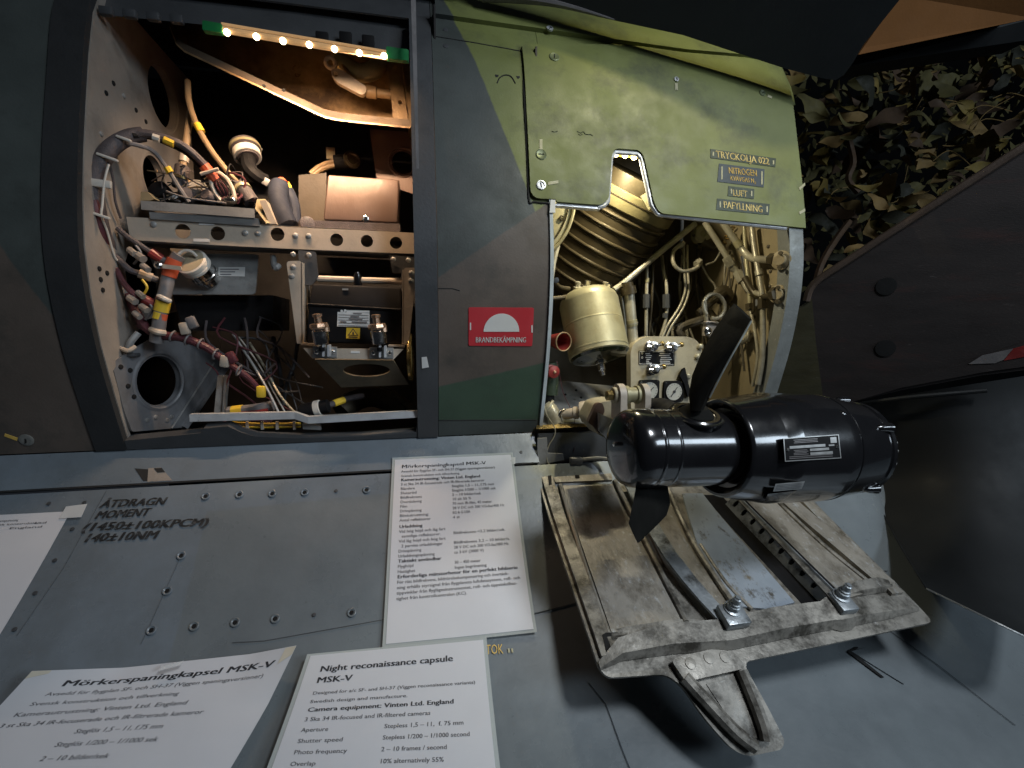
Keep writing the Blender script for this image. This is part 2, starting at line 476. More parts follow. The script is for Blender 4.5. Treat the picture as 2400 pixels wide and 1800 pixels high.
M['doorblue'] = mat('worn_blue_grey_primer', (.30, .345, .40), .45, .3, .14, 14, stretch=(1.4, .8, .8), dirt=(.09, .085, .075), dscale=34, dlo=.56, dhi=.66, wear=(.16, .14, .10), wscale=26, wlo=.55, whi=.65)
M['strap'] = mat('scuffed_steel_strap', (.36, .39, .41), .38, .6, .25, 20, dirt=(.07, .07, .065), dscale=26, dlo=.5, dhi=.68)
M['darkhole'] = mat('hole_shadow_black', (.004, .004, .004), .9, bump=0)
M['cream'] = mat('cream_instrument_panel', (.42, .37, .26), .5, .05, .12, 20, dirt=(.20, .16, .10), dscale=22, dlo=.52, dhi=.85, wear=(.12, .10, .07), wscale=80, wlo=.68, whi=.74)
M['brass'] = mat('brass_fitting', (.42, .31, .13), .3, .85, .2, 30)
M['copper'] = mat('copper_tinted_knob', (.55, .36, .24), .28, .85, .15, 40)
M['wing'] = mat('dark_slate_wing_paint', (.036, .040, .044), .6, 0, .1, 8, bump=.08, spec=.2)
M['wingbrown'] = mat('brown_wing_paint', (.15, .068, .024), .8, 0, .14, 9, spec=.05)
M['slab'] = mat('dark_maroon_scuffed_paint', (.024, .018, .0165), .65, 0, .45, 5, stretch=(.5, 1, 3), wear=(.12, .105, .10), wscale=38, wlo=.63, whi=.74, dirt=(.055, .022, .018), dscale=9, dlo=.55, dhi=.78)
M['slabedge'] = mat('brown_worn_edge', (.085, .058, .042), .55, 0, .25, 14)
M['olivedark'] = mat('dark_olive_paint', (.055, .050, .026), .5, 0, .2, 14, wear=(.2, .2, .17), wscale=50, wlo=.68, whi=.74, stretch=(1, 1, 3))
M['slabdark'] = mat('black_green_gloss_paint', (.011, .012, .0125), .60, 0, .2, 5, bump=.04, spec=.25)
M['paper'] = mat('paper_sheet', (.64, .64, .66), .5, 0, .03, 12, wear=(.60, .59, .58), wscale=45, wlo=.72, whi=.8, bump=.03, bscale=60)
M['oldpaper'] = mat('yellowed_paper_corner', (.66, .60, .48), .55, 0, .05, 20, bump=.04)
M['ink'] = mat('black_printing_ink', (.035, .035, .04), .6, 0, .1, 30, bump=0)
M['greyink'] = mat('faded_grey_ink', (.15, .15, .16), .6, 0, .1, 30, bump=0)
M['stencil'] = mat('black_stencil_paint', (.022, .023, .024), .6, 0, .2, 60, wear=(.12, .135, .15), wscale=150, wlo=.54, whi=.66, bump=0)
M['placard'] = mat('dark_blue_placard', (.030, .045, .060), .5, 0, .25, 40, wear=(.12, .14, .09), wscale=80, wlo=.62, whi=.7, bump=0)
M['placard_green'] = mat('dark_green_placard', (.032, .048, .028), .5, 0, .25, 40, wear=(.16, .19, .09), wscale=80, wlo=.60, whi=.7, bump=0)
M['gold_ink'] = mat('golden_lettering', (.70, .46, .10), .5, 0, .15, 60, bump=0)
M['lemon_ink'] = mat('pale_yellow_lettering', (.78, .60, .22), .5, 0, .15, 60, bump=0)
M['pale_ink'] = mat('pale_tan_lettering', (.48, .45, .28), .5, 0, .15, 60, bump=0)
M['sealant'] = mat('bluish_white_sealant', (.50, .55, .57), .55, 0, .2, 40, wear=(.2, .21, .2), wscale=90, wlo=.58, whi=.68, stretch=(1, 1, .3))
M['glass'] = None
def clear(name, col, rough=.08, alpha=.3):
    m, nt, b = nodes_of(name)
    b.inputs['Base Color'].default_value = (*col, 1); b.inputs['Roughness'].default_value = rough
    b.inputs['Alpha'].default_value = alpha
    return m
M['tape'] = clear('clear_tape', (.80, .81, .80), .25, .55)
M['lamin'] = clear('laminate_film', (.62, .66, .64), .12, .55)
M['led'] = mat('led_bulb_glow', (1, .8, .5), .4, emit=((1.0, .72, .38), 14), bump=0)
M['ledwarm'] = mat('led_tube_glow', (.25, .17, .10), .3, emit=((1.0, .58, .25), .30), bump=0)
M['ledy'] = mat('led_yellow_glow', (1, .85, .4), .4, emit=((1.0, .82, .36), 26), bump=0)
M['ledstrip'] = mat('led_strip_yellow', (.7, .55, .1), .5, emit=((1.0, .72, .12), .5), bump=0)
M['bowl'] = mat('dark_green_glass_bowl', (.012, .016, .007), .14, 0, .3, 20, coat=.6, bump=0)
M['steelgrey'] = mat('grey_cast_bracket', (.33, .33, .32), .5, .3, .15, 20, dirt=(.14, .13, .12), dscale=25, dlo=.52, dhi=.8)
M['gusset'] = mat('cool_lit_grey_plate', (.17, .175, .185), .45, .25, .2, 16, dirt=(.08, .08, .08), dscale=20, dlo=.5, dhi=.8)  # dim blue-grey tone puts the cool light on this plate into its colour
M['rimgrey'] = mat('worn_grey_rim', (.20, .21, .20), .5, .15, .2, 24, wear=(.36, .37, .36), wscale=70, wlo=.60, whi=.72)
M['floor_lt'] = mat('pale_grey_bay_floor', (.30, .295, .27), .5, .2, .14, 14, dirt=(.10, .095, .08), dscale=20, dlo=.52, dhi=.8)
for i, c in enumerate([(.20, .14, .028), (.21, .13, .038), (.09, .075, .018), (.018, .018, .007), (.07, .038, .017)]):
    M['leaf%d' % i] = mat('net_leaf_cloth', c, .8, 0, .25, 30, bump=.2)

# ================================================================== THE FUSELAGE
def surf(px, sec, h=0.0, thick=.002, holes=(), mb=None, rad=None, step=.02):
    """sheet lying on a curved section, outline in photo pixels"""
    uv = [sec.hit(*p) for p in px]
    if rad: uv = rounded(uv, rad)
    return surf_uv(uv, sec, h, thick, holes, mb, step)
def surf_uv(uv, sec, h=0.0, thick=.002, holes=(), mb=None, step=.02):
    mb = mb or MB()
    qs = [p[1] for p in uv]
    return mb.sheet(uv, holes, lambda u, v, k: sec.at(u, v, h + k), thick, None, frange(min(qs), max(qs), step))
def band(X0, X1, Za, Zb, sec=WALL, h=0.0, thick=.003, mb=None):
    a, b = sec.qz(Za), sec.qz(Zb)
    return surf_uv([(X0, a), (X1, a), (X1, b), (X0, b)], sec, h, thick, (), mb)

fus = thing('aircraft_fuselage', (0, .85, -.24), 'camouflaged green, brown and grey aircraft fuselage side with two open equipment bays', 'fuselage')
ZT, ZB = .70, -.188
XL0, XL1, XM, XR0, XR1 = -.455, .004, .040, .227, .692
obj('skin_panel', band(-1.9, -.499, ZT, ZB), M['skin'], fus)
obj('skin_panel', band(XM + .001, XR0, ZT, ZB), M['skin'], fus)
obj('skin_panel', band(XR0 + .0008, .735, .70, .437), M['skin'], fus)
obj('skin_panel', band(-.4985, XM, ZT, .532), M['frame'], fus)
# dark rims round the left bay
obj('bay_rim', band(-.498, XL0, .531, ZB, h=.003, thick=.012), M['gasket'], fus)
obj('bay_rim', band(XL1, XM, .531, ZB, h=.004, thick=.02), M['frame'], fus)
# sill of the left bay with its wavy cut-out
q0, q1 = WALL.qz(-.162), WALL.qz(ZB)
w = [(XL0 + .0006, WALL.qz(-.172))]
for a, b in ((470, 1014), (478, 1003), (535, 998), (565, 1012), (600, 1022), (700, 1026), (850, 1022), (975, 1012)):
    w.append(WALL.hit(a, b))
w += [(XL1 - .0006, WALL.qz(-.165)), (XL1 - .0006, q1), (XL0 + .0006, q1)]
obj('bay_sill', surf_uv(w, WALL, .002, .018), M['frame'], fus)
# right bay: bare edges
obj('bay_edge_seal', band(XR0 + .0005, XR0 + .0065, .235, -.178, h=.004, thick=.03), M['sealant'], fus)
obj('bay_rim', band(XR1, .722, .226, -.20, h=.001, thick=.03), M['rimgrey'], fus)
# ledge under both bays, then the flaring lower skin
obj('ledge', surf_uv([(-1.9, 0), (XR0 - .006, 0), (XR0 - .006, SKIRT.q[2]), (-1.9, SKIRT.q[2])], SKIRT, 0, .004), M['skirt'], fus)
QS = SKIRT.q[3]
low = obj('lower_skin', surf_uv([(-2.2, QS + .0015), (2.6, QS + .0015), (2.6, SKIRT.q[-1]), (-2.2, SKIRT.q[-1])], SKIRT, -.0015, .004), M['skirt'], fus)
# upper cover strip above the seam
seam_q = WALL.hit(1400, 93)[1]
def uq(x, y): return WALL.hit(x, y)
obj('upper_strip', surf([(1019, 42), (1318, 84), (1600, 124), (1750, 137), (1900, 150), (1900, -70), (1019, -140)], WALL, .0075, .008), M['skin'], fus)
# panel seams on the middle skin
def seam(px, sec, r=.0009, name='seam', m='line'):
    mb = MB(); pts = []
    for a, b in zip(px, px[1:]):
        for k in range(8): pts.append(sec.S(a[0] + (b[0] - a[0]) * k / 8, a[1] + (b[1] - a[1]) * k / 8, .0003))
    pts.append(sec.S(*px[-1], .0003))
    mb.tube(pts, r, 5, 0)
    return obj(name, mb, M['softline' if sec is SKIRT and r < .002 else 'line'], fus)
seam([(1022, 86), (1120, 102), (1224, 121)], WALL)
seam([(1024, 676), (1060, 676), (1078, 681)], WALL, .0007)
seam([(1022, 985), (1140, 984), (1258, 984)], WALL, .0008)
# lower skin panel lines
seam([(-600, 1185), (0, 1153.5), (900, 1103.5), (1250, 1086)], SKIRT, .0022)
seam([(545, 1506), (620, 1502), (900, 1452)], SKIRT, .0005)
seam([(250, 1150), (230, 1185), (150, 1330), (40, 1490)], SKIRT, .0003)
seam([(425, 1302), (392, 1375), (345, 1480), (330, 1510)], SKIRT, .0003)
seam([(1240, 1442), (1330, 1418), (1420, 1395)], SKIRT, .001)
seam([(1380, 1600), (1420, 1650), (1460, 1760), (1480, 1810)], SKIRT, .0006)
seam([(2060, 1460), (2200, 1560), (2380, 1700)], SKIRT, .0006)
seam([(1900, 1345), (2080, 1338)], SKIRT, .0008)
# countersunk screws and plugs
def dimple(x, y, sec, r, dark=True, name='screw_hole', par=None):
    p = sec.S(x, y, .0004); n = (sec.S(x, y, .01) - p).normalized()
    mb = MB()
    if dark:
        mb.lathe([(r * 1.55, -.0003), (r * 1.4, .0009), (r * 1.2, .0012), (r * .80, -.0002), (r * .5, -.0006)], p, n, 14)
    else:
        mb.lathe([(r, -.0002), (r * .9, .0006), (r * .3, .0008)], p, n, 14)
    o = obj(name, mb, M['skirt'] if dark else M['frame'], par or low)
    if dark:
        c = MB(); c.lathe([(r * .74, .0001), (r * .6, .0004), (r * .3, .0004)], p + Vector((0, 0, .0)), n, 12)
        obj('screw', c, M['darkhole'], o)
for x, y in [(482, 1163), (561, 1159), (638, 1157), (714, 1154), (859, 1148), (425, 1302), (392, 1385), (355, 1477), (455, 1468), (551, 1459), (645, 1450), (824, 1436)]:
    dimple(x, y, SKIRT, .0042)
for x, y in [(788, 1150), (736, 1441), (170, 1240), (129, 1313), (83, 1390), (35, 1475), (115, 1180), (198, 1178), (455, 1227)]:
    dimple(x, y, SKIRT, .0028, False, 'screw')
dimple(1221, 1060, SKIRT, .003, False, 'screw')
# wall screws: slotted fasteners
def fastener(x, y, sec, r, par, slot=90, ring=False, h=0.0):
    p = sec.S(x, y, h); n = (sec.S(x, y, h + .01) - p).normalized()
    mb = MB().lathe([(r, -.001), (r, .0006), (r * .85, .0014), (r * .8, .0012)] if not ring else [(r, -.001), (r, .002), (r * .72, .0022), (r * .68, .0006)], p, n, 20)
    o = obj('fastener', mb, M['alu_lt'] if ring else M['fast'], par)
    t = Vector((1, 0, 0)); u = n.cross(t).normalized()
    d = t * math.cos(R(slot)) + u * math.sin(R(slot))
    s = MB().box(p + n * .0014, (r * 1.0, r * .16, .0007), Matrix((d, n.cross(d), n)).transposed())
    obj('slot', s, M['darkhole'], o)
    return o
M['fast'] = mat('painted_fastener', (.17, .20, .11), .45, .3, .2, 30)
M['fastdark'] = mat('scuffed_fastener', (.24, .24, .22), .45, .4, .2, 30)
fastener(1286, 78, WALL, .0062, fus, 60, True, .0076)
for x, y in ((1304, 657), (1044, 70), (1045, 108)):
    p = WALL.S(x, y); n = (WALL.S(x, y, .01) - p).normalized()
    obj('fastener', MB().lathe([(.0045, -.001), (.0045, .0005), (.003, .0009)], p, n, 14), M['frame'], fus)
p = WALL.S(62, 1031); n = (WALL.S(62, 1031, .01) - p).normalized()
f = obj('fastener', MB().lathe([(.010, -.001), (.010, .001), (.0075, .002), (.005, .0015)], p, n, 16), M['fastdark'], fus)
obj('slot', MB().box(p + n * .002, (.002, .001, .008)), M['darkhole'], f)
obj('alignment_mark', surf([(12, 1016), (42, 1026), (40, 1033), (10, 1022)], WALL, .0005, .0006), M['gold_ink'], fus)
# broken latch recess on the ledge
obj('latch_recess', surf([(316, 1098), (348, 1100), (346, 1128), (336, 1128)], SKIRT, .0006, .0005), M['line'], fus)
obj('latch_recess', surf([(348, 1098), (378, 1096), (404, 1126), (346, 1130)], SKIRT, .0008, .0005), M['beige'], fus)
obj('latch_recess', surf([(362, 1098), (380, 1097), (388, 1107), (370, 1108)], SKIRT, .0016, .0005), M['line'], fus)
# stencilled torque note on the lower skin: lines run with the skin
def stencil(lines, mapf, mb):
    for body, size, u0, v0, bold, sx in lines:
        v, f = glyphs(body, size, bold)
        mb.add([mapf(u0 + a * sx, v0 + b) for a, b in v], f)
    return mb
def skirt_text(body, px0, px1, height, matn, bold=.02, name='stencil_lettering', shear=0.30, par=None, sec=SKIRT, h=.0009):
    """one line of lettering from px0 (left baseline) to px1 (right baseline)"""
    v, f = glyphs(body, 1.0, bold); w = gwidth(v)
    a, b = sec.hit(*px0), sec.hit(*px1)
    mb = MB()
    d = Vector((b[0] - a[0], b[1] - a[1])); L = d.length; d.normalize(); up = Vector((d.y, -d.x))
    mb.add([sec.at(a[0] + d.x * x / w * L + (up.x + d.x * shear) * y * height, a[1] + d.y * x / w * L + (up.y + d.y * shear) * y * height, h) for x, y in v], f)
    return obj(name, mb, M[matn], par or low, smooth=0)
skirt_text('ÅTDRAGN', (232, 1190), (385, 1182), .0165, 'stencil', .035)
skirt_text('MOMENT', (220, 1216), (348, 1208), .0165, 'stencil', .035)
skirt_text('(1450±100KPCM)', (188, 1245), (486, 1232), .0172, 'stencil', .035)
skirt_text('140±10NM', (190, 1271), (366, 1262), .0172, 'stencil', .035)
skirt_text('TOK', (1139, 1534), (1180, 1532), .018, 'gold_ink', 0, shear=0)
for x in (1190, 1198):
    obj('alignment_mark', surf([(x, 1520), (x + 4, 1520), (x + 5, 1530), (x + 1, 1530)], SKIRT, .0008, .0006), M['pale_ink'], low)
# latch plate on the lower skin, bottom right
obj('latch_plate', surf([(1995, 1527), (2030, 1518), (2130, 1592), (2118, 1604)], SKIRT, .001, .003), M['skirt'], low)
for px in ([(1985, 1528), (1996, 1526), (2072, 1588), (2066, 1589)], [(1987, 1526), (2008, 1516), (2012, 1519), (1993, 1530)]):
    obj('latch_edge', surf(px, SKIRT, .0009, .0005), M['darkhole'], low)
# ------------------------------------------------------------------ left bay: lining, bulkhead, rails
def quad_box(x0, x1, y0, y1, z0, z1, which):
    mb = MB(); t = .004
    if 'back' in which: mb.box(((x0 + x1) / 2, y1 + t / 2, (z0 + z1) / 2), (x1 - x0 + 2 * t, t, z1 - z0 + 2 * t))
    return mb
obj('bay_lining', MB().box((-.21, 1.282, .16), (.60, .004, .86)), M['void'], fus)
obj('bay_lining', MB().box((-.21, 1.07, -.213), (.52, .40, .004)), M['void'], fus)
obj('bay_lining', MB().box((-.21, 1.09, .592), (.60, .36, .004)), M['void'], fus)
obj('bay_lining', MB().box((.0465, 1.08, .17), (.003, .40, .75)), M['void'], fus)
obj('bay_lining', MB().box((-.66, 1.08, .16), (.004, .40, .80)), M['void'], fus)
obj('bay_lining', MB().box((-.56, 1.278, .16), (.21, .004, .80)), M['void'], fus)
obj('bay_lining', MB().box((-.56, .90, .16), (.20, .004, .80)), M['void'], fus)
XB = -.4535
def yz(x, y, X=XB):
    p = PX(x, y, X); return (p.y, p.z)
def wy(Z):
    q = WALL.qz(Z); return WALL.at(0, q).y
holes = []
hole_px = [((382, 229), 163, 293), ((362, 418), 369, 467)]
fl = []
for (cx, cy), y0, y1 in hole_px:
    c = yz(cx, cy); r = abs(yz(cx, y0)[1] - yz(cx, y1)[1]) / 2
    holes.append(circ(c, r, 28)); fl.append((c, r))
c4 = yz(335, 648); holes.append(circ(c4, .052, 16, .052))
outline = [(wy(z) + .008, z) for z in (.53, .47, .4, .33, .26, .19, .12, .05, -.02, -.09, -.15, -.178)]
outline += [(wy(-.178) + .016, -.178), (wy(-.06) + .02, -.06), (.95, .02), (1.19, .06), (1.19, .53)]
bk = obj('bulkhead', MB().plate(outline, holes, (XB, 0, 0), (0, 1, 0), (0, 0, 1), .004), M['beige'], fus)
for c, r in fl:
    mb = MB().lathe([(r * 1.22, .0005), (r * 1.12, .001), (r * 1.03, -.003), (r * .985, -.012), (r * .97, -.011), (r * 1.0, -.003)], (XB, c[0], c[1]), (1, 0, 0), 32, caps=False)
    obj('hole_flange', mb, M['beige'], bk)
# lower gusset plate, turned toward the viewer
g0, g1 = P(262, 900, .846), P(532, 853, 1.07)
GU = Vector((g1.x - g0.x, g1.y - g0.y, 0)).normalized(); GN = Vector((GU.y, -GU.x, 0))
def ong(x, y, k=0.0):
    r = ray(x, y); return r * (g0.dot(GN) / r.dot(GN)) + GN * k
def guv(x, y):
    p = ong(x, y) - g0; return (p.dot(GU), p.z)
gc_ = guv(375, 893); gr = abs(guv(375, 835)[1] - guv(375, 953)[1]) / 2
gpoly = rounded([guv(*p) for p in ((262, 850), (345, 800), (372, 786), (470, 800), (532, 853), (430, 1002), (310, 1012), (290, 960))], [.01, .02, .02, .02, .006, .004, .004, .01])
gp = obj('gusset', MB().plate(gpoly[::-1], [circ(gc_, gr, 30)], g0, GU, (0, 0, 1), .004), M['gusset'], fus)
obj('hole_flange', MB().lathe([(gr * 1.2, .0005), (gr * 1.1, .002), (gr * 1.02, -.001), (gr * .97, -.010), (gr * .96, -.009)], g0 + GU * gc_[0] + Vector((0, 0, gc_[1])), GN if GN.y < 0 else -GN, 34, caps=False), M['gusset'], gp)
obj('stiffener', MB().tube([ong(534, 852), ong(430, 1004)], .0075, 6, 0), M['gusset'], gp)
obj('stiffener', MB().tube([ong(500, 850, .002), ong(400, 1004, .002)], .0016, 6, 0), M['alu'], gp)
for x, y in ((283, 860), (305, 868), (300, 905), (314, 930), (345, 985), (365, 978), (392, 985), (402, 977)):
    q_ = ong(x, y); n_ = GN if GN.y < 0 else -GN
    obj('rivet', MB().lathe([(.0042, 0), (.0035, .0014), (.0015, .002)], q_, n_, 10), M['darkhole'] if y < 940 else M['alu'], gp)
for x, y in [(265, 195), (290, 225), (318, 258), (341, 285), (248, 218), (237, 314), (232, 630), (235, 655), (240, 680), (250, 640)]:
    obj('rivet', MB().lathe([(.004, 0), (.0035, .0015), (.0015, .002)], PX(x, y, XB) + Vector((.0002, 0, 0)), (1, 0, 0), 10), M['steelgrey'] if (x + y) % 2 else M['darkhole'], bk)

# main rail with lightening holes
def rpx(x, Y, top): return (P(x, top, Y).x, P(x, top, Y).z)
YR = .885
rail_t = thing('equipment_rail', P(640, 580, YR), 'long cream metal rail with round holes crossing the left bay', 'rail')
hl = [circ((P(x, y, YR).x, P(x, y, YR).z), pxsize(r, P(x, y, YR)), 20) for x, y, r in ((428, 542, 17), (510, 547, 16), (650, 549, 15.5), (789, 562, 14.5), (860, 565, 14), (928, 569, 14))]
obj('rail_face', MB().plateY([(296, 508), (500, 524), (976, 546), (976, 595), (700, 584), (500, 574), (305, 562)], YR, .003, hl), M['rail'], rail_t)
obj('rail_flange', MB().add([P(296, 508, YR), P(976, 546, YR), P(976, 546, YR) + Vector((0, .07, 0)), P(296, 508, YR) + Vector((0, .07, 0)), P(296, 508, YR) + Vector((0, 0, -.003)), P(976, 546, YR) + Vector((0, .003, -.003)), P(976, 546, YR) + Vector((0, .07, -.003)), P(296, 508, YR) + Vector((0, .07, -.003))],
    [(0, 1, 2, 3), (7, 6, 5, 4), (0, 4, 5, 1), (1, 5, 6, 2), (2, 6, 7, 3), (3, 7, 4, 0)]), M['rail'], rail_t, smooth=0)
obj('rail_flange', MB().add([P(305, 562, YR), P(976, 595, YR), P(976, 595, YR) + Vector((0, .05, 0)), P(305, 562, YR) + Vector((0, .05, 0)), P(305, 562, YR) + Vector((0, .003, -.003)), P(976, 595, YR) + Vector((0, .003, -.003)), P(976, 595, YR) + Vector((0, .05, -.003)), P(305, 562, YR) + Vector((0, .05, -.003))],
    [(0, 1, 2, 3), (7, 6, 5, 4), (0, 4, 5, 1), (1, 5, 6, 2), (2, 6, 7, 3), (3, 7, 4, 0)]), M['frame'], rail_t, smooth=0)  # under flange coloured dark for the shade below the rail
for x, y in ((360, 526), (575, 546), (605, 547), (692, 552), (723, 553)):
    p = P(x, y, YR)
    obj('rivet', MB().lathe([(.0048, 0), (.0046, .0015), (.002, .003)], p, (0, -1, 0), 14), M['steelgrey'], rail_t)
for x, y, w, h in ((484, 524, 18, 4), (472, 563, 19, 4)):
    obj('label_strip', MB().plateY([(x - w, y - h), (x + w, y - h + 1), (x + w, y + h), (x - w, y + h - 1)], YR - .001, .0008), M['offwhite'], rail_t)
one('support_channel', MB().plateY([(349, 496), (352, 513), (608, 530), (606, 512)], YR - .004, .05), M['alu'], 'blue-grey metal channel lying along the rail under the wiring tray', 'channel')

# lower white rail across the left bay
p0, p1, p2, p3 = P(444, 980, .86), P(690, 974, .86), P(722, 985, .855), P(992, 970, .855)
mb = MB()
V = []
for a in (p0, p1, p2, p3):
    for dy, dz in ((0, .006), (.012, .006), (.012, -.006), (0, -.006)): V.append(a + Vector((0, dy, dz)))
F = []
for i in range(3):
    for k in range(4): F.append((i * 4 + k, (i + 1) * 4 + k, (i + 1) * 4 + (k + 1) % 4, i * 4 + (k + 1) % 4))
F += [(3, 2, 1, 0), (12, 13, 14, 15)]
one('cross_bar', MB().add(V, F), M['alu_lt'], 'pale grey kinked bar running along the bottom of the left bay', 'bar', smooth=0)
post = thing('upright_post', P(512, 975, .92), 'short grey upright post standing behind the pale bottom bar', 'post')
obj('post', MB().plateY([(510, 880), (528, 882), (520, 985), (500, 985)], .92, .02), M['steelgrey'], post)
obj('post_edge', MB().plateY([(526, 880), (530, 880), (524, 985), (519, 985)], .915, .004), M['alu'], post)
# yellow wire ladder below the bar
lad = thing('wire_ladder', P(600, 1000, .885), 'bundle of yellow wires tied in a strip below the pale bottom bar', 'wires')
for k in range(3):
    obj('wire', MB().tube([P(540, 990 + k * 5, .89), P(620, 993 + k * 4, .89), P(705, 992 + k * 4, .89)], .0022, 6), M['yellow'] if k != 1 else M['tancable'], lad)
for x in (580, 615, 650, 690):
    obj('tie', MB().box(P(x, 997, .887), (.004, .006, .014)), M['white'], lad)

# ------------------------------------------------------------------ amber trough at the top of the left bay
YT = 1.03
tr = thing('amber_trough', P(700, 280, YT), 'amber-lit folded metal trough under the string of bulbs', 'trough')
obj('back_plate', MB().plateY([(398, 50), (962, 100), (962, 292), (762, 268), (425, 108), (404, 85)], YT + .03, .003), M['trough'], tr)
mb = MB()
lowe = [(398, 66), (412, 100), (432, 118), (760, 272), (800, 280), (962, 297)]
F0 = [P(x, y, YT - .09) for x, y in lowe]
B0 = [P(x, y - 6, YT + .03) for x, y in lowe]
n = len(lowe)
mb.add(F0 + B0 + [p + Vector((0, 0, -.003)) for p in F0] + [p + Vector((0, 0, -.003)) for p in B0],
       [(i, i + 1, n + i + 1, n + i) for i in range(n - 1)] + [(3 * n + i, 3 * n + i + 1, 2 * n + i + 1, 2 * n + i) for i in range(n - 1)] +
       [(2 * n + i, 2 * n + i + 1, i + 1, i) for i in range(n - 1)])
obj('floor_plate', mb, M['trough'], tr)
mb = MB()
for (x0, y0), (x1, y1) in zip(lowe, lowe[1:]):
    pass
lip = [(x, y - 16) for x, y in lowe[1:]] + [(x, y + 2) for x, y in reversed(lowe[1:])]
obj('front_lip', MB().plateY(lip, YT - .088, .003), M['beige_warm'], tr)
hl = [circ((P(x, y, 0.970).x, P(x, y, 0.970).z), .004, 10) for x, y in ((925, 157), (938, 240))]
obj('side_flange', MB().plateY([(908, 138), (938, 144), (958, 292), (922, 284)], 0.970, .003, hl), M['trough'], tr)
obj('side_plate', MB().plateY([(940, 130), (968, 135), (970, 298), (958, 294)], 0.975, .06), M['trough'], tr)
for x, y in ((618, 197), (665, 207), (738, 262)):
    obj('rivet', MB().lathe([(.003, 0), (.0022, .001)], P(x, y + 4, YT - .0885), (0, -1, 0), 8), M['darkhole'], tr)
lug = thing('hinge_lug', P(795, 190, 0.985), 'pale rounded lug with a hole inside the amber trough', 'bracket')
d = P(785, 172, 0.980); e = P(850, 212, 0.985)
obj('lug_arm', MB().plateY(rounded([(772, 162), (796, 160), (862, 205), (852, 225), (785, 190)], 12), 0.975, .012, [circ((P(786, 174, 0.975).x, P(786, 174, 0.975).z), .0048, 14)]), M['rail'], lug)
obj('lug_eye', MB().torus(P(775, 147, 0.990), (0, 1, .2), .0085, .004, 18, 8), M['rail'], lug)
cl = thing('curved_actuator', P(850, 170, 0.995), 'curved golden clamp body beside the pale lug', 'clamp')
obj('clamp_body', MB().tube([P(795, 138, 1.010), P(820, 160, 1.000), P(845, 172, 0.990), P(875, 165, 0.990), P(888, 148, 1.000)], .016, 12), M['gold'], cl)
obj('clamp_band', MB().tube([P(802, 150, 0.995), P(820, 176, 0.980), P(832, 186, 0.980)], .004, 8), M['trough'], cl)
obj('spacer', MB().lathe([(.011, 0), (.011, .018), (.008, .02), (.008, .05), (.010, .052), (.010, .065)], P(858, 214, 0.990), (1, 0, -.05), 14), M['tancable'], cl)

# dark upper lip carrying the bulbs
YU = .905
obj('upper_lip', MB().add([P(196, 30, .90), P(520, 62, .90), P(975, 128, .90), P(975, -40, .955), P(196, -120, .955)], [(0, 1, 2, 3, 4)]), M['frame'], fus, smooth=0)
for k in range(4):
    x = 330 + k * 55
    obj('lip_block', MB().box(P(x - 80, 18 + (x - 250) * .115, .885), (.018, .01, .012), None, .002), M['frame'], fus)
for x, y in ((755, 90), (810, 90), (863, 98)):
    obj('lip_block', MB().box(P(x, y, .893), (.02, .006, .02), None, .002), M['black'], fus)

# string of bulbs
led = thing('light_strip', P(715, 100, .89), 'glowing strip of warm bulbs along the top of the left bay', 'light strip')
LP0, LP1 = P(518, 69, .838), P(908, 134, .838)
obj('tube', MB().tube([LP0, LP1], .0045, 10, 0), M['ledwarm'], led)
obj('tube', MB().tube([LP0 + Vector((0, .004, .010)), LP1 + Vector((0, .004, .010))], .0022, 8, 0), M['ledwarm'], led)
for x, y in ((532, 76), (601, 86), (663, 96), (725, 105), (784, 115), (842, 124), (900, 131)):
    p = P(x, y, .8325)
    obj('bulb', MB().ball(p, .0048, 2), M['led'], led)
mid = (LP0 + LP1) / 2
def strip_light(par, loc, along, down, length, power, color, spread=180):
    d = bpy.data.lights.new('bulb_light', 'AREA'); d.shape = 'RECTANGLE'; d.size, d.size_y = length, .006
    d.energy, d.color, d.spread = power, color, R(spread)
    z = -down.normalized(); x = (along - z * along.dot(z)).normalized(); y = z.cross(x)
    o = bpy.data.objects.new('bulb_light', d); COL.objects.link(o); o.parent = par
    o.matrix_local = Matrix.Translation(loc - WL[par.name]) @ Matrix((x, y, z)).transposed().to_4x4()
strip_light(led, mid + Vector((0, -.003, -.008)), LP1 - LP0, Vector((0, .85, -1)), (LP1 - LP0).length, 2.6, (1.0, .66, .40), 125)
for a, b in (((474, 47), (520, 76)), ((905, 108), (958, 142))):
    obj('end_sleeve', MB().plateY(rounded([(a[0], a[1]), (b[0], a[1] + 8), (b[0], b[1]), (a[0], b[1] - 6)], 4), .832, .010), M['greenplastic'], led)
# brown side plate with a flanged hole, back right
c = P(945, 380, 1.04)
sp = thing('brown_frame_plate', P(915, 440, 1.04), 'brown frame plate with one flanged round hole behind the brown box', 'plate')
obj('plate', MB().plateY([(866, 302), (990, 312), (990, 462), (884, 425), (880, 400)], 1.04, .003, [circ((c.x, c.z), .023, 22)]), M['boxbrown'], sp)
obj('hole_flange', MB().lathe([(.031, 0), (.028, .002), (.0245, -.002), (.023, -.008)], c, (0, -1, 0), 24, caps=False), M['boxbrown'], sp)

# ================================================================== EQUIPMENT IN THE LEFT BAY
def cable(name, pts, r, m, label, cat='cable', group=None, seg=10, parts=()):
    """pts: (x, y, Y) in the photograph's frame and depth"""
    P3 = [P(*p) for p in pts]
    if not parts:
        return one(name, MB().tube(P3, r, seg), m, label, cat, group)
    t = thing(name, P3[0], label, cat, group)
    obj('sheath', MB().tube(P3, r, seg), m, t)
    for nm, pp, rr, mm in parts:
        obj(nm, MB().tube([P(*p) for p in pp], rr, 12, 4), mm, t)
    return t
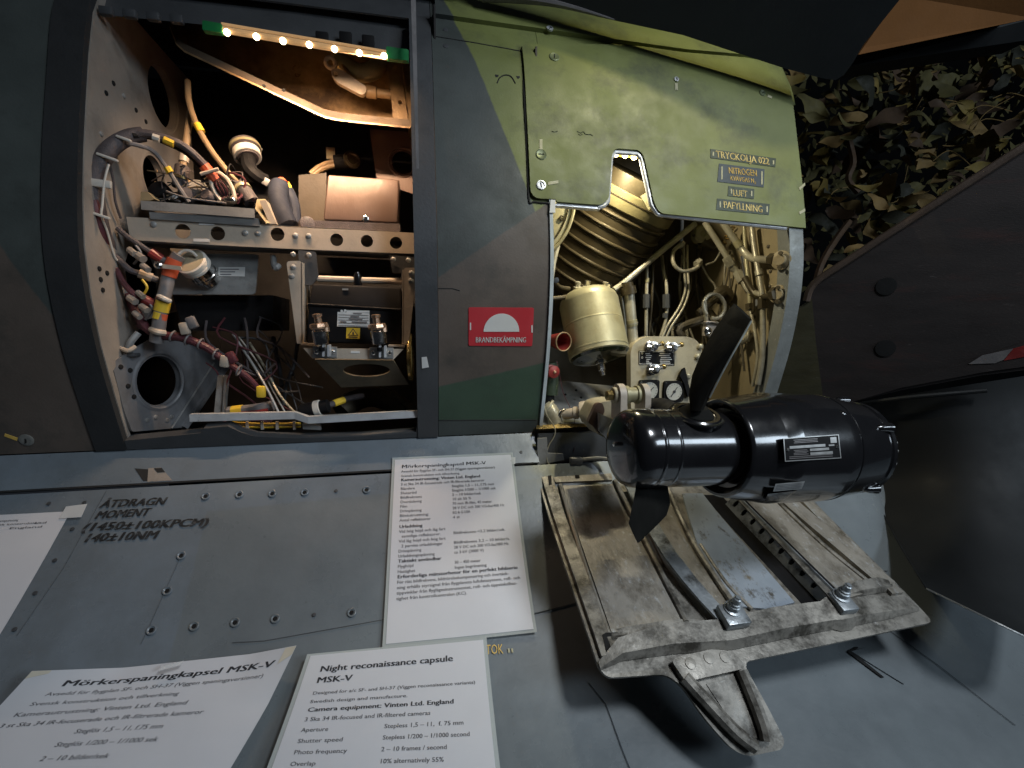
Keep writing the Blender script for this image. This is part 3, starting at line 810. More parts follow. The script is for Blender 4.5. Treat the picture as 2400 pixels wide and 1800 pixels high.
# big harness loop on the bulkhead
t = thing('wiring_harness', P(224, 560, .86), 'thick dark braided wiring harness arching over the bulkhead holes', 'harness')
hpts = [(262, 610, .90), (245, 570, .875), (235, 542, .862), (224, 488, .852), (219, 434, .848), (231, 390, .852), (260, 347, .862), (300, 322, .875), (336, 315, .885)]
obj('trunk', MB().tube([P(*p) for p in hpts], lambda u: .0135 - .0025 * u, 12), M['harness'], t)
obj('branch', MB().tube([P(*p) for p in [(300, 326, .873), (336, 313, .878), (383, 323, .885), (434, 345, .89), (481, 388, .905), (503, 416, .915)]], .0062, 10), M['harness'], t)
obj('branch', MB().tube([P(*p) for p in [(310, 318, .870), (350, 320, .885), (395, 336, .892), (440, 360, .90), (476, 396, .91)]], .0045, 8), M['black'], t)
obj('branch', MB().tube([P(*p) for p in [(296, 335, .866), (330, 342, .875), (362, 357, .885), (392, 395, .895), (420, 440, .90), (443, 474, .905)]], .0035, 8), M['greysleeve'], t)
obj('branch', MB().tube([P(*p) for p in [(215, 470, .842), (228, 510, .846), (236, 550, .855), (250, 600, .88)]], .0085, 10), M['purple'], t)
obj('branch', MB().tube([P(*p) for p in [(256, 380, .85), (265, 420, .86), (270, 470, .87), (283, 512, .885)]], .0018, 6), M['harness'], t)
obj('wire', MB().tube([P(*p) for p in [(255, 385, .838), (245, 425, .836), (240, 480, .836), (238, 505, .838), (252, 545, .852), (268, 600, .872), (277, 612, .88)]], .0016, 6), M['white'], t)
for (x, y, Y, w) in ((252, 369, .844, .028), (234, 430, .838, .03), (238, 506, .836, .022), (290, 325, .858, .02)):
    obj('clip' if w > .029 else 'tie', MB().box(P(x, y, Y), (w, .006, .011 if w > .029 else .004), Matrix.Rotation(R(18 if w < .029 else 5), 3, 'Y'), .0015), M['white'], t)
for nm, a, b, m in (('marker', (358, 321, .877), (374, 326, .879), 'white'), ('marker', (384, 327, .881), (408, 338, .884), 'yellow'), ('marker', (391, 392, .89), (399, 404, .892), 'yellow')):
    obj(nm, MB().tube([P(*a), P(*b)], .0055 if y else .004, 8, 0), M[m], t)
obj('end_sleeve', MB().tube([P(478, 388, .90), P(496, 410, .905), P(506, 422, .908)], .0085, 10), M['orange'], t)
obj('tie', MB().tube([P(470, 408, .893), P(512, 396, .895)], .003, 8, 0), M['rail'], t)
# coil of wire ends hanging at the end of the harness
t = thing('wire_coil', P(525, 460, .91), 'oval coil of bare wire ends wrapped in pale sleeve above the tray', 'wire coil')
for i, (rr, m) in enumerate(((.020, 'rail'), (.0165, 'greysleeve'), (.0135, 'rail'))):
    mb = MB(); pts = []
    c = P(522, 442, .905 + i * .004)
    for k in range(25):
        a = 2 * math.pi * k / 24
        pts.append(c + Vector((rr * .72 * math.cos(a) - rr * .45 * math.sin(a), 0, rr * 1.25 * math.sin(a) + rr * .1 * math.cos(a))))
    obj('loop', mb.tube(pts, .0034, 7, 0), M[m], t)
for k in range(6):
    obj('strand', MB().tube([P(500 + k * 3, 418, .905), P(510 + k * 5, 440, .90), P(522 + k * 3, 458, .903)], .0011, 5), M['chrome'] if k % 2 else M['purple'], t)
obj('terminal', MB().ball(P(540, 470, .90), .009, 2, (1.3, .7, .8)), M['chrome'], t)

cable('tan_cable', [(440, 190, .99), (443, 238, .97), (460, 290, .95), (490, 345, .935), (525, 392, .925), (562, 436, .92)], .0048, M['tancable'],
      'tan cable running diagonally down to the tray with a yellow band', 'cable', None, 10,
      [('band', [(462, 292, .948), (472, 310, .944)], .0062, M['yellow']), ('plug', [(560, 434, .92), (575, 452, .918), (590, 474, .915)], .0125, M['harness']), ('collar', [(567, 441, .92), (571, 447, .918)], .0145, M['gold'])])
cable('tan_hose', [(447, 260, .98), (440, 310, .96), (433, 360, .945), (427, 398, .935)], .0055, M['tancable'],
      'short tan hose dropping into a knurled plug left of the tan cable', 'hose', None, 10,
      [('plug', [(428, 392, .934), (424, 416, .93), (421, 440, .928)], .0115, M['harness']), ('collar', [(426, 414, .93), (425, 420, .93)], .0135, M['brass']), ('sleeve', [(434, 352, .945), (430, 380, .94)], .0075, M['rail'])])

# wiring tray
t = thing('wiring_tray', P(470, 505, .92), 'open grey wiring tray filled with plugs on top of the rail', 'tray')
obj('front_wall', MB().plateY([(329, 470), (596, 489), (596, 511), (331, 491)], .878, .003), M['steelgrey'], t)
a, b, c, d = P(329, 478, .88), P(600, 500, .88), P(640, 470, .99), P(345, 450, .99)
obj('floor', MB().add([a, b, c, d, a - Vector((0, 0, .003)), b - Vector((0, 0, .003)), c - Vector((0, 0, .003)), d - Vector((0, 0, .003))], [(0, 1, 2, 3), (7, 6, 5, 4), (0, 4, 5, 1), (1, 5, 6, 2), (2, 6, 7, 3), (3, 7, 4, 0)]), M['black'], t, smooth=0)
obj('side_wall', MB().add([P(598, 489, .878), P(602, 467, .905), P(622, 466, .93), P(648, 523, .892), P(624, 523, .878)], [(0, 1, 2, 3, 4)]), M['tan'], t, smooth=0)
obj('side_wall', MB().plateY([(608, 470), (622, 468), (648, 524), (632, 526)], .885, .04), M['rail'], t)
obj('back_wall', MB().plateY([(540, 425), (640, 430), (640, 500), (545, 480)], .985, .003), M['black'], t)
obj('corner_block', MB().plateY([(330, 450), (345, 449), (363, 466), (352, 470), (329, 470)], .89, .03), M['tan'], t)
obj('plug', MB().lathe([(.017, 0), (.017, .012), (.014, .014), (.013, .013)], P(466, 452, .94), (.1, -1, .35), 20), M['steelgrey'], t)
obj('plug', MB().lathe([(.015, 0), (.015, .02), (.012, .022)], P(388, 462, .93), (-.2, -1, .5), 18), M['black'], t)
obj('plug', MB().lathe([(.013, 0), (.014, .006), (.011, .018)], P(550, 470, .93), (.2, -1, .3), 18), M['black'], t)
for x in (395, 405, 520, 536, 556):
    obj('wire', MB().tube([P(x, 468, .90), P(x + 22, 455, .91), P(x + 40, 470, .91)], .0018, 6), M['chrome'] if x % 2 else M['purple'], t)
obj('wire', MB().tube([P(390, 448, .895), P(430, 462, .89), (P(480, 470, .888)), P(530, 476, .888)], .0016, 6), M['greysleeve'], t)

rw = random.Random(9)
for k in range(22):
    x0, y0 = rw.uniform(350, 560), rw.uniform(395, 465)
    pts = [P(x0, y0, .93), P(x0 + rw.uniform(-25, 35), y0 + rw.uniform(-20, 20), .915), P(x0 + rw.uniform(-30, 60), min(480, y0 + rw.uniform(0, 40)), .91), P(x0 + rw.uniform(-30, 80), min(482, y0 + rw.uniform(10, 60)), .905)]
    obj('wire', MB().tube(pts, rw.uniform(.0008, .0018), 5, 4), M[rw.choice(['harness', 'purple', 'chrome', 'greysleeve', 'tancable', 'black'])], t)
obj('plug', MB().lathe([(.011, 0), (.013, .005), (.013, .016), (.009, .022)], P(440, 465, .925), (.3, -1, .2), 16), M['harness'], t)
obj('plug', MB().lathe([(.010, 0), (.012, .004), (.012, .014), (.008, .02)], P(500, 470, .92), (-.3, -1, .3), 16), M['harness'], t)
# plug with white band, upper middle
t = thing('banded_connector', P(583, 365, 1.02), 'round dark connector with white band and bent cable deep in the left bay', 'connector')
ax = Vector((.28, -.40, -.87))
c = P(576, 352, 1.03)
obj('shell', MB().lathe([(.024, -.012), (.026, -.01), (.026, 0), (.021, .002), (.022, .012), (.018, .02)], c, ax, 24), M['harness'], t)
obj('white_band', MB().lathe([(.0228, .004), (.0242, .005), (.0242, .017), (.0228, .018)], c, ax, 24), M['white'], t)
obj('ring', MB().lathe([(.0265, -.006), (.0275, -.005), (.0275, -.001), (.0265, 0)], c, ax, 24), M['gold'], t)
obj('cable', MB().tube([c + ax * .02, P(585, 395, .98), P(600, 412, .975), P(622, 424, .985)], .0125, 10), M['black'], t)
obj('clip', MB().box(P(619, 424, .975), (.02, .008, .014), Matrix.Rotation(R(30), 3, 'Y'), .003), M['steelgrey'], t)
for k in range(6):
    a = k * 1.05; obj('stud', MB().ball(P(578 + 34 * math.cos(a), 350 + 26 * math.sin(a), 1.05), .003, 1), M['steelgrey'], t)
# slate hose with red top
t = thing('slate_hose', P(670, 525, .91), 'fat slate-grey hose with red and yellow tip standing behind the rail', 'hose')
obj('hose', MB().tube([P(655, 436, .95), P(652, 462, .93), P(660, 495, .915), P(676, 530, .905)], .0165, 14), M['greyhose'], t)
obj('hose', MB().tube([P(676, 446, .955), P(690, 480, .94), P(694, 528, .925)], .009, 10), M['greyhose'], t)
obj('red_tip', MB().tube([P(656, 428, .952), P(664, 436, .948)], .0115, 10, 0), M['orange'], t)
obj('yellow_tip', MB().tube([P(668, 432, .955), P(676, 446, .953)], .0085, 10, 0), M['yellow'], t)
# gold-sheathed twin hose and connector
t = thing('twin_hose', P(760, 390, 1.06), 'pair of tan hoses bending into a black and gold plug behind the brown box', 'hose')
for k in range(2):
    obj('hose', MB().tube([P(728, 408 + k * 8, 1.05), P(745, 394 + k * 8, 1.055), P(770, 382 + k * 9, 1.06), P(790, 378 + k * 10, 1.06)], .0055, 10), M['tancable'], t)
obj('plug', MB().tube([P(784, 382, 1.06), P(815, 380, 1.06)], .015, 14, 0), M['black'], t)
obj('plug_face', MB().lathe([(.017, 0), (.017, .006), (.012, .008), (.009, .005)], P(823, 376, 1.055), (.5, -.85, .1), 16), M['bronze'], t)
obj('clamp', MB().box(P(775, 360, 1.065), (.016, .006, .022)), M['tan'], t)
# brown equipment box
t = thing('brown_equipment_box', P(845, 545, .93), 'brown lacquered metal equipment box standing on the rail', 'box')
f0 = [P(757, 515, .905), P(933, 522, .905), P(936, 421, .925), P(768, 409, .925)]
dp = Vector((0, .10, .006))
mb = MB(); bmx = bmesh.new()
vs_ = [bmx.verts.new(p) for p in f0 + [p + dp for p in f0]]
for f in ((0, 1, 2, 3), (7, 6, 5, 4), (0, 4, 5, 1), (1, 5, 6, 2), (2, 6, 7, 3), (3, 7, 4, 0)): bmx.faces.new([vs_[i] for i in f])
bmesh.ops.bevel(bmx, geom=bmx.edges[:], offset=.0035, segments=3, affect='EDGES', profile=.5)
obj('case', mb.bm(bmx), M['boxbrown'], t)
obj('base', MB().plateY([(726, 516), (938, 524), (938, 546), (728, 532)], .90, .09), M['harness'], t)
obj('screw', MB().lathe([(.0058, 0), (.0058, .002), (.0035, .003), (.003, .0015)], P(857, 513, .9035), (0, -1, .1), 16), M['chrome'], t)
obj('front_lug', MB().plateY(rounded([(705, 512), (722, 508), (724, 526), (708, 528)], 5), .895, .012), M['steelgrey'], t)
one('round_fitting', MB().lathe([(.012, 0), (.014, .008), (.012, .02), (.006, .022)], P(718, 532, .915), (.3, -1, .15), 16), M['harness'], 'small dull rounded fitting beside the brown box base', 'fitting')
one('dark_frame_panel', MB().plateY([(700, 410), (765, 405), (765, 520), (700, 520)], 1.0, .004), M['panelbrown'], 'dim brown panel standing behind the slate hose', 'panel')
for k in range(3):
    cable('loose_wire', [(905 + k * 8, 470, .97), (915 + k * 6, 510, .94), (918 + k * 5, 540, .92)], .0014, M['yellow' if k != 1 else 'tancable'],
          ['thin yellow wire at the right end of the brown box', 'thin tan wire between two yellow wires right of the brown box', 'thin yellow wire hugging the bay rim right of the brown box'][k], 'wire', 'wires right of the brown box', 6)

# lower left: grey plate, round connector, grey hose with labels
t = thing('grey_mounting_plate', P(520, 690, .935), 'flat grey mounting plate with a white label below the rail', 'plate')
obj('plate', MB().plateY(rounded([(436, 594), (606, 596), (598, 690), (398, 690)], [2, 9, 9, 2]), .93, .004), M['steelgrey'], t)
obj('label', MB().plateY([(512, 626), (574, 626), (573, 648), (511, 647)], .929, .001), M['offwhite'], t)
for k in range(3):
    obj('label_print', MB().plateY([(516, 630 + k * 6), (560 - k * 9, 630 + k * 6), (560 - k * 9, 632 + k * 6), (516, 632 + k * 6)], .9283, .0004), M['greyink'], t)
obj('shadow_box', MB().plateY([(405, 692), (640, 692), (640, 775), (430, 775)], .96, .12), M['black'], t)  # black box stands in for the shadow below the plate
t = thing('large_round_connector', P(465, 635, .91), 'open round connector with pale threaded rim in front of the grey plate', 'connector')
c = P(447, 612, .892); ax = (P(486, 650, .925) - c).normalized()
obj('rim', MB().lathe([(.0225, 0), (.0245, .001), (.0245, .007), (.0222, .008), (.0222, .010), (.024, .011), (.024, .015)], c, ax, 28), M['white'], t)
obj('bore', MB().lathe([(.0215, -.0004), (.018, .0002), (.017, .0)], c, ax, 28), M['cream'], t)
obj('body', MB().lathe([(.0205, .014), (.0205, .03), (.0215, .031), (.0215, .036), (.018, .037), (.0175, .05)], c, ax, 28), M['chrome'], t)
pts = [c + ax * -.001 + Vector((.016 * math.cos(a * .5) - .004, 0, .018 * math.sin(a * .5) - .002)) for a in range(1, 9)]
obj('flap', MB().tube(pts, .0025, 7), M['white'], t)
t = thing('labelled_hose', P(372, 785, .90), 'grey hose with orange top, yellow and red marker bands, lower left', 'hose')
obj('sheath', MB().tube([P(420, 598, .885), P(410, 612, .885), P(397, 640, .885), (P(388, 680, .882)), P(378, 720, .88), P(372, 765, .88), P(366, 800, .885)], .0100, 14), M['greysleeve'], t)
obj('orange_sleeve', MB().tube([P(410, 608, .884), P(402, 628, .884), P(396, 648, .884)], .0110, 14), M['orange'], t)
obj('yellow_band', MB().tube([P(383, 706, .88), P(377, 730, .88)], .0108, 14, 0), M['yellow'], t)
obj('yellow_band', MB().tube([P(371, 732, .874), P(367, 747, .874)], .0062, 10, 0), M['yellow'], t)
obj('red_band', MB().tube([P(379, 735, .879), P(376, 750, .879)], .0085, 12, 0), M['orange'], t)
obj('knot', MB().tube([P(372, 694, .874), P(384, 700, .866), P(398, 706, .874)], .004, 8), M['white'], t)
obj('knot', MB().tube([P(355, 772, .876), P(368, 778, .868), P(386, 780, .876)], .005, 8), M['rail'], t)
obj('strap', MB().plateY(rounded([(366, 617), (424, 624), (424, 634), (366, 627)], 4), .866, .004), M['rail'], t)
obj('strap_bolt', MB().lathe([(.006, 0), (.006, .004), (.003, .006)], P(373, 622, .866), (0, -1, 0), 10), M['chrome'], t)
t = thing('maroon_harness', P(377, 783, .89), 'dark maroon tied wire bundle sweeping down to the right', 'harness')
obj('bundle', MB().tube([P(*p) for p in [(330, 760, .90), (377, 785, .885), (424, 791, .882), (483, 814, .885), (526, 846, .89), (581, 885, .90), (612, 920, .91)]], lambda u: .0078 - .003 * u, 10), M['purple'], t)
obj('bundle', MB().tube([P(*p) for p in [(300, 690, .90), (318, 730, .895), (345, 770, .89), (377, 788, .888)]], .007, 9), M['purple'], t)
for x, y in ((405, 788), (440, 796), (470, 806), (505, 830), (560, 868)):
    obj('tie', MB().torus(P(x, y, .882), (.9, 0, -.4), .0088, .0016, 14, 6), M['greysleeve'], t)
rw = random.Random(21)
for k in range(13):
    x0, y0 = rw.uniform(450, 650), rw.uniform(740, 900)
    pts = [P(x0, y0, .95), P(x0 + rw.uniform(-20, 60), y0 + rw.uniform(10, 60), .94), P(x0 + rw.uniform(0, 120), min(985, y0 + rw.uniform(60, 150)), .93), P(x0 + rw.uniform(20, 160), min(985, y0 + rw.uniform(90, 200)), .92)]
    obj('wire', MB().tube(pts, rw.uniform(.0009, .002), 5, 4), M[rw.choice(['harness', 'purple', 'frame', 'frame', 'harness'])], t)
for x, y, m in ((433, 770, 'rail'), (450, 756, 'greysleeve'), (527, 847, 'rail'), (543, 838, 'purple'), (612, 918, 'yellow')):
    obj('clip', MB().box(P(x, y, .876), (.014, .01, .02), Matrix.Rotation(R(random.uniform(-30, 30)), 3, 'Y'), .003), M[m], t)
for i, (pts, r, m, lab) in enumerate((
        ([(276, 535, .88), (300, 556, .88), (325, 572, .885), (352, 590, .89)], .0042, 'harness', 'dark cable with red end leaving the harness toward the rail'),
        ([(262, 590, .885), (280, 610, .882), (303, 632, .88), (325, 640, .885)], .0048, 'harness', 'dark cable ending in a cream plug at the square bulkhead hole'),
        ([(272, 630, .88), (290, 664, .875), (315, 690, .875), (335, 700, .88)], .0045, 'purple', 'maroon cable crossing below the square bulkhead hole'))):
    t = thing('branch_cable', P(*pts[0]), lab, 'cable', 'cables branching from the harness')
    obj('sheath', MB().tube([P(*p) for p in pts], r, 9), M[m], t)
    e, e0 = P(*pts[-1]), P(*pts[-2])
    obj('plug', MB().tube([e, e + (e - e0).normalized() * .018], .0075, 10, 0), M['redcup' if i != 1 else 'rail'], t)
    obj('plug_cap', MB().tube([e + (e - e0).normalized() * .018, e + (e - e0).normalized() * .026], .0055, 10, 0), M['greysleeve'], t)
t = thing('cream_terminal_cluster', P(330, 610, .875), 'cluster of cream terminals by the square bulkhead hole', 'terminal')
for x, y, s in ((310, 590, 1), (328, 602, 1.2), (341, 627, 1), (330, 690, .9), (310, 702, 1.1), (338, 722, 1), (322, 738, .9)):
    obj('terminal', MB().tube([P(x - 7, y - 5, .874), P(x + 7 * s, y + 6, .868)], .0050 * s, 9, 0), M['beige'], t)
for x, y in ((318, 575), (333, 655), (345, 705)):
    obj('wire', MB().tube([P(x, y, .88), P(x + 12, y + 20, .88), P(x - 4, y + 44, .885)], .002, 6), M['yellow' if y == 655 else 'greysleeve'], t)
t = thing('small_pipe_clip', P(300, 815, .88), 'small knotted pipe clip above the lowest bulkhead hole', 'clip')
obj('pipe', MB().tube([P(325, 780, .885), P(308, 800, .88), P(300, 820, .88)], .005, 8), M['steelgrey'], t)
obj('knot', MB().tube([P(282, 815, .872), P(300, 822, .866), P(318, 812, .872)], .0035, 8), M['rail'], t)
obj('foot', MB().box(P(290, 832, .882), (.04, .02, .006), None, .002), M['frame'], t)
for i, (pts, r, m, lab) in enumerate((
        ([(546, 783, .95), (590, 850, .93), (625, 910, .91), (652, 965, .90)], .0022, 'steelgrey', 'thin grey wire dropping behind the maroon harness'),
        ([(585, 803, .96), (620, 860, .94), (655, 925, .915), (692, 968, .90)], .0022, 'pipe', 'thin pale wire dropping to the banded plug'),
        ([(560, 790, .97), (604, 850, .95), (640, 915, .925), (668, 966, .91)], .0014, 'white', 'finest white wire between two falling wires'),
        ([(700, 775, 1.0), (690, 850, .98), (672, 900, .96), (664, 950, .94)], .0035, 'frame', 'dark wire hanging beside the camera bracket'),
        ([(640, 790, 1.0), (652, 850, .98), (660, 905, .96)], .004, 'frame', 'dark slack cable hanging left of the camera bracket'))):
    cable('falling_wire', pts, r, M[m], lab, 'wire', 'wires falling to the bay floor', 7)
t = thing('marked_tube', P(560, 965, .92), 'grey tube with yellow and orange bands lying at the bottom of the bay', 'tube')
obj('tube', MB().tube([P(535, 965, .925), P(600, 958, .92), P(640, 950, .92)], .009, 10), M['greysleeve'], t)
obj('yellow_band', MB().tube([P(545, 964, .924), P(570, 961, .922)], .0096, 10, 0), M['yellow'], t)
obj('orange_band', MB().tube([P(560, 972, .915), P(630, 962, .915)], .006, 9, 0), M['redcup'], t)
t = thing('white_banded_plug', P(735, 965, .885), 'black cable plug with a white band on the pale bottom bar', 'plug')
c = P(703, 966, .89); ax = (P(758, 954, .885) - c).normalized()
obj('body', MB().lathe([(.010, 0), (.0135, .004), (.0135, .024), (.012, .026), (.012, .05), (.008, .052)], c, ax, 18), M['black'], t)
obj('white_band', MB().lathe([(.0125, .026), (.0142, .027), (.0142, .036), (.0125, .037)], c, ax, 18), M['white'], t)
obj('cable', MB().tube([P(758, 954, .885), P(785, 945, .90), P(812, 935, .92), P(850, 928, .95)], .0055, 9), M['harness'], t)
obj('cable_band', MB().tube([P(782, 946, .898), P(806, 937, .912)], .0064, 9, 0), M['yellow'], t)
t = thing('floor_clutter', P(830, 960, 1.0), 'dim brown curved duct on the floor of the left bay', 'duct')
obj('duct', MB().tube([P(800, 965, 1.0), P(830, 940, 1.02), P(880, 930, 1.04), P(950, 960, 1.03)], .022, 12), M['darktan'], t)
obj('duct', MB().tube([P(920, 920, 1.03), P(950, 945, 1.0), P(975, 960, .98)], .006, 8), M['darktan'], t)
t = thing('floor_plate', P(700, 1000, .885), 'small pale angle plate under the bottom bar', 'plate')
obj('plate', MB().plateY([(708, 993), (750, 996), (752, 1008), (710, 1006)], .872, .01), M['steelgrey'], t)

# ------------------------------------------------------------------ camera unit in its cradle
YC = .862
t = thing('camera_cradle', P(830, 840, .90), 'pale metal cradle hanging from the rail around the black camera', 'bracket')
def riv(x, y, Y, r, par, m='steelgrey'):
    obj('rivet', MB().lathe([(r, 0), (r * .95, .0016), (r * .5, .003)], P(x, y, Y), (0, -1, 0), 14), M[m], par)
arm = obj('arm', MB().plateY(rounded([(671, 612), (707, 611), (709, 806), (696, 805)], [9, 9, 3, 3]), YC, .004), M['cream_lt'] if 'cream_lt' in M else M['rail'], t)
obj('arm_flange', MB().plateY([(705, 615), (709, 615), (711, 806), (707, 806)], YC, .055), M['rail'], arm)
riv(687, 626, YC, .0046, arm); riv(684, 647, YC, .0046, arm)
arm = obj('arm', MB().plateY(rounded([(946, 627), (977, 627), (958, 809), (944, 807)], [9, 9, 3, 3]), YC, .004), M['rail'], t)
obj('arm_flange', MB().plateY([(943, 632), (947, 632), (946, 807), (942, 807)], YC, .055), M['rail'], arm)
riv(964, 640, YC, .0046, arm); riv(963, 658, YC, .0046, arm)
for a, b in (((698, 586), (746, 668)), ((912, 598), (976, 640))):
    h = obj('hanger', MB().plateY(rounded([a, (b[0] - 6, a[1] + 4), (b[0], b[1] - 20), (b[0] - 14, b[1]), (a[0] + 8, b[1])], 5), .878, .003), M['frame'], t)
riv(687, 596, .876, .0045, t); riv(724, 598, .876, .0045, t); riv(922, 608, .876, .0045, t); riv(957, 610, .876, .0045, t)
obj('cross_tube', MB().tube([P(744, 653, .885), P(944, 660, .885)], .0055, 10, 0), M['rail'], t)
obj('front_plate', MB().plateY([(711, 816), (946, 818), (922, 843), (732, 840)], .842, .004), M['rail'], t)
obj('label', MB().plateY([(822, 822), (843, 823), (843, 828), (822, 828)], .8412, .0008), M['offwhite'], t)
for a in ((705, 804, 746, 809), (910, 808, 948, 812)):
    obj('foot_tab', MB().plateY([(a[0], a[1]), (a[2], a[1] + 1), (a[2], a[3] + 2), (a[0], a[3])], .855, .03), M['rail'], t)
for bx, by, x0 in ((733, 812, 735), (866, 814, 870)):
    k = obj('clamp_base', MB().plateY([(bx, by), (bx + 56, by + 1), (bx + 56, by + 26), (bx, by + 26)], .838, .006), M['alu'], t)
    for dx in (9, 47): riv(bx + dx, by + 13, .8378, .0042, k, 'chrome')
    for dx in (22, 34): obj('ear', MB().plateY(rounded([(bx + dx, by - 4), (bx + dx + 5, by - 4), (bx + dx + 5, by + 24), (bx + dx, by + 24)], 2), .822, .018), M['alu_lt'], k)
    c = P(x0 + 20, 807, .832)
    k = obj('clamp', MB().lathe([(.008, 0), (.0125, .002), (.0125, .022), (.0105, .024), (.0105, .030)], c, (-.10, -.12, 1), 20), M['chrome'], t)
    obj('knob', MB().lathe([(.0135, .026), (.0150, .029), (.0135, .034), (.006, .035), (.0055, .044), (.0075, .045), (.0075, .049), (.003, .05)], c, (-.10, -.12, 1), 8), M['copper'], k)
    obj('knob', MB().tube([P(x0 + 28, 766, .828), P(x0 + 30, 778, .828)], .0055, 8, 0), M['copper'], k)
    obj('screw', MB().lathe([(.0045, 0), (.0045, .006)], P(x0 + 20, 822, .824), (0, -.3, 1), 12), M['black'], k)
# floor plate of the cradle with an oval opening
o0, o1, o3 = P(738, 843, .846), P(922, 845, .846), P(776, 908, .885)
Uv = (o1 - o0).normalized(); N_ = Uv.cross((o3 - o0).normalized()).normalized(); Vv = N_.cross(Uv)
def onf(x, y):
    r = ray(x, y); p = r * (o0.dot(N_) / r.dot(N_)) - o0; return (p.dot(Uv), p.dot(Vv))
cradle = [onf(*p) for p in ((738, 843), (922, 845), (958, 902), (800, 908))]
hole = [onf(859 + 55 * math.cos(R(a)), 868 + 15 * math.sin(R(a))) for a in range(0, 360, 14)]
obj('cradle_floor', MB().plate(cradle, [hole], o0, Uv, Vv, -.003 if N_.y > 0 else .003), M['darktan'], t)
wh = thing('brass_wheel', P(970, 900, .88), 'thin brass wheel seen edge-on at the right of the cradle', 'wheel')
c = P(963, 838, .893)
obj('tyre', MB().torus(c, (1, -.08, 0), .040, .004, 40, 10), M['brass'], wh)
obj('disc', MB().lathe([(.039, -.0015), (.039, .0015), (.01, .003)], c, (1, -.08, 0), 36), M['gold'], wh)
# the camera itself
t = thing('black_camera', P(830, 805, .89), 'matt black reconnaissance camera housing with white label and yellow warning triangle', 'camera')
front = [(716, 803), (940, 808), (940, 725), (722, 712)]
topb = [(731, 664), (940, 673)]
f0 = [P(x, y, .868) for x, y in front] + [P(940, 673, .874), P(731, 664, .874)]
n = 6
bk_ = [p + Vector((0, .14, 0)) for p in f0]
bmx = bmesh.new()
va = [bmx.verts.new(p) for p in f0 + [Vector((p.x, 1.03, p.z)) for p in (f0[0], f0[1], f0[4], f0[5])]]
for f in ((0, 1, 2, 3), (3, 2, 4, 5), (5, 4, 8, 9), (0, 6, 7, 1), (0, 3, 5, 9, 6), (1, 7, 8, 4, 2), (6, 9, 8, 7)): bmx.faces.new([va[i] for i in f])
bmesh.ops.bevel(bmx, geom=bmx.edges[:], offset=.004, segments=3, affect='EDGES', profile=.5)
obj('housing', MB().bm(bmx), M['black'], t)
obj('ridge', MB().tube([P(722, 713, .8665), P(940, 726, .8665)], .0022, 6, 0), M['black'], t)
obj('knob', MB().lathe([(.007, 0), (.007, .016), (.004, .022)], P(839, 668, .885), (0, -.2, 1), 16), M['gloss'], t)
obj('catch', MB().plateY([(802, 676), (816, 676), (816, 680), (802, 680)], .870, .002), M['steelgrey'], t)
lb = obj('label', MB().plateY([(791, 731), (866, 734), (866, 767), (790, 765)], .8665, .001), M['offwhite'], t)
obj('label_header', MB().plateY([(812, 727), (866, 728), (866, 733), (812, 732)], .8666, .001), M['offwhite'], t)
for i, (x, y) in enumerate(((801, 729), (806, 733), (809, 728))):
    obj('emblem', MB().lathe([(.0022, 0), (.0022, .0004)], P(x, y, .8664), (0, -1, 0), 10), M['offwhite'], t)
for y, x0, x1 in ((737, 793, 864), (743, 793, 864), (749, 793, 864), (756, 793, 864), (762, 793, 864)):
    obj('label_rule', MB().plateY([(x0, y), (x1, y + 2), (x1, y + 2.8), (x0, y + .8)], .8653, .0004), M['ink'], lb)
for y, x0, x1, h in ((733, 828, 848, 2), (740, 822, 842, 2), (746, 818, 850, 2), (753, 825, 860, 2.2), (752, 798, 812, 3)):
    obj('label_print', MB().plateY([(x0, y), (x1, y + 1), (x1, y + 1 + h), (x0, y + h)], .8651, .0004), M['greyink'], lb)
st = obj('warning_sticker', MB().plateY([(812, 768), (844, 769), (843, 794), (811, 793)], .8664, .0008), M['yellow'], t)
tri = [(827.5, 769.5), (840, 787), (815, 786)]
obj('triangle', MB().plateY(tri, .8653, .0004), M['ink'], st)
obj('triangle_field', MB().plateY([(827.5, 773), (836.5, 785.4), (818.5, 784.6)], .8649, .0003), M['yellow'], st)
obj('symbol', MB().plateY([(826, 777), (829, 777), (830, 784), (825, 784)], .8646, .0002), M['ink'], st)
obj('warning_print', MB().plateY([(817, 788.5), (838, 789.3), (838, 791.5), (817, 790.7)], .8653, .0004), M['ink'], st)
one('hook_pipe', MB().tube([P(640, 600, .915), P(642, 618, .91), P(646, 628, .90), P(654, 622, .905)], .005, 9), M['steelgrey'], 'small grey hooked pipe hanging under the rail left of the cradle', 'pipe')
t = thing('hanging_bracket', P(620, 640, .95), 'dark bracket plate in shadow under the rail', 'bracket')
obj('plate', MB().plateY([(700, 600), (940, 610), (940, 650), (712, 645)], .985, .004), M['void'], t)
# clear cover edge and tape on the rim
one('clear_cover_edge', MB().add([P(962, -30, .80), P(974, -30, .80), P(982, 395, .79), P(976, 395, .79), P(962, -30, .804), P(974, -30, .804), P(982, 395, .794), P(976, 395, .794)],
    [(0, 1, 2, 3), (7, 6, 5, 4), (0, 4, 5, 1), (1, 5, 6, 2), (2, 6, 7, 3), (3, 7, 4, 0)]), M['greysleeve'], 'thin pale edge of a clear plastic cover along the left bay rim', 'cover edge', smooth=0)
one('tape_patch', surf([(988, 835), (1000, 834), (1005, 858), (989, 861)], WALL, .0055, .0006), M['offwhite'], 'small white piece of tape on the right rim of the left bay', 'tape')

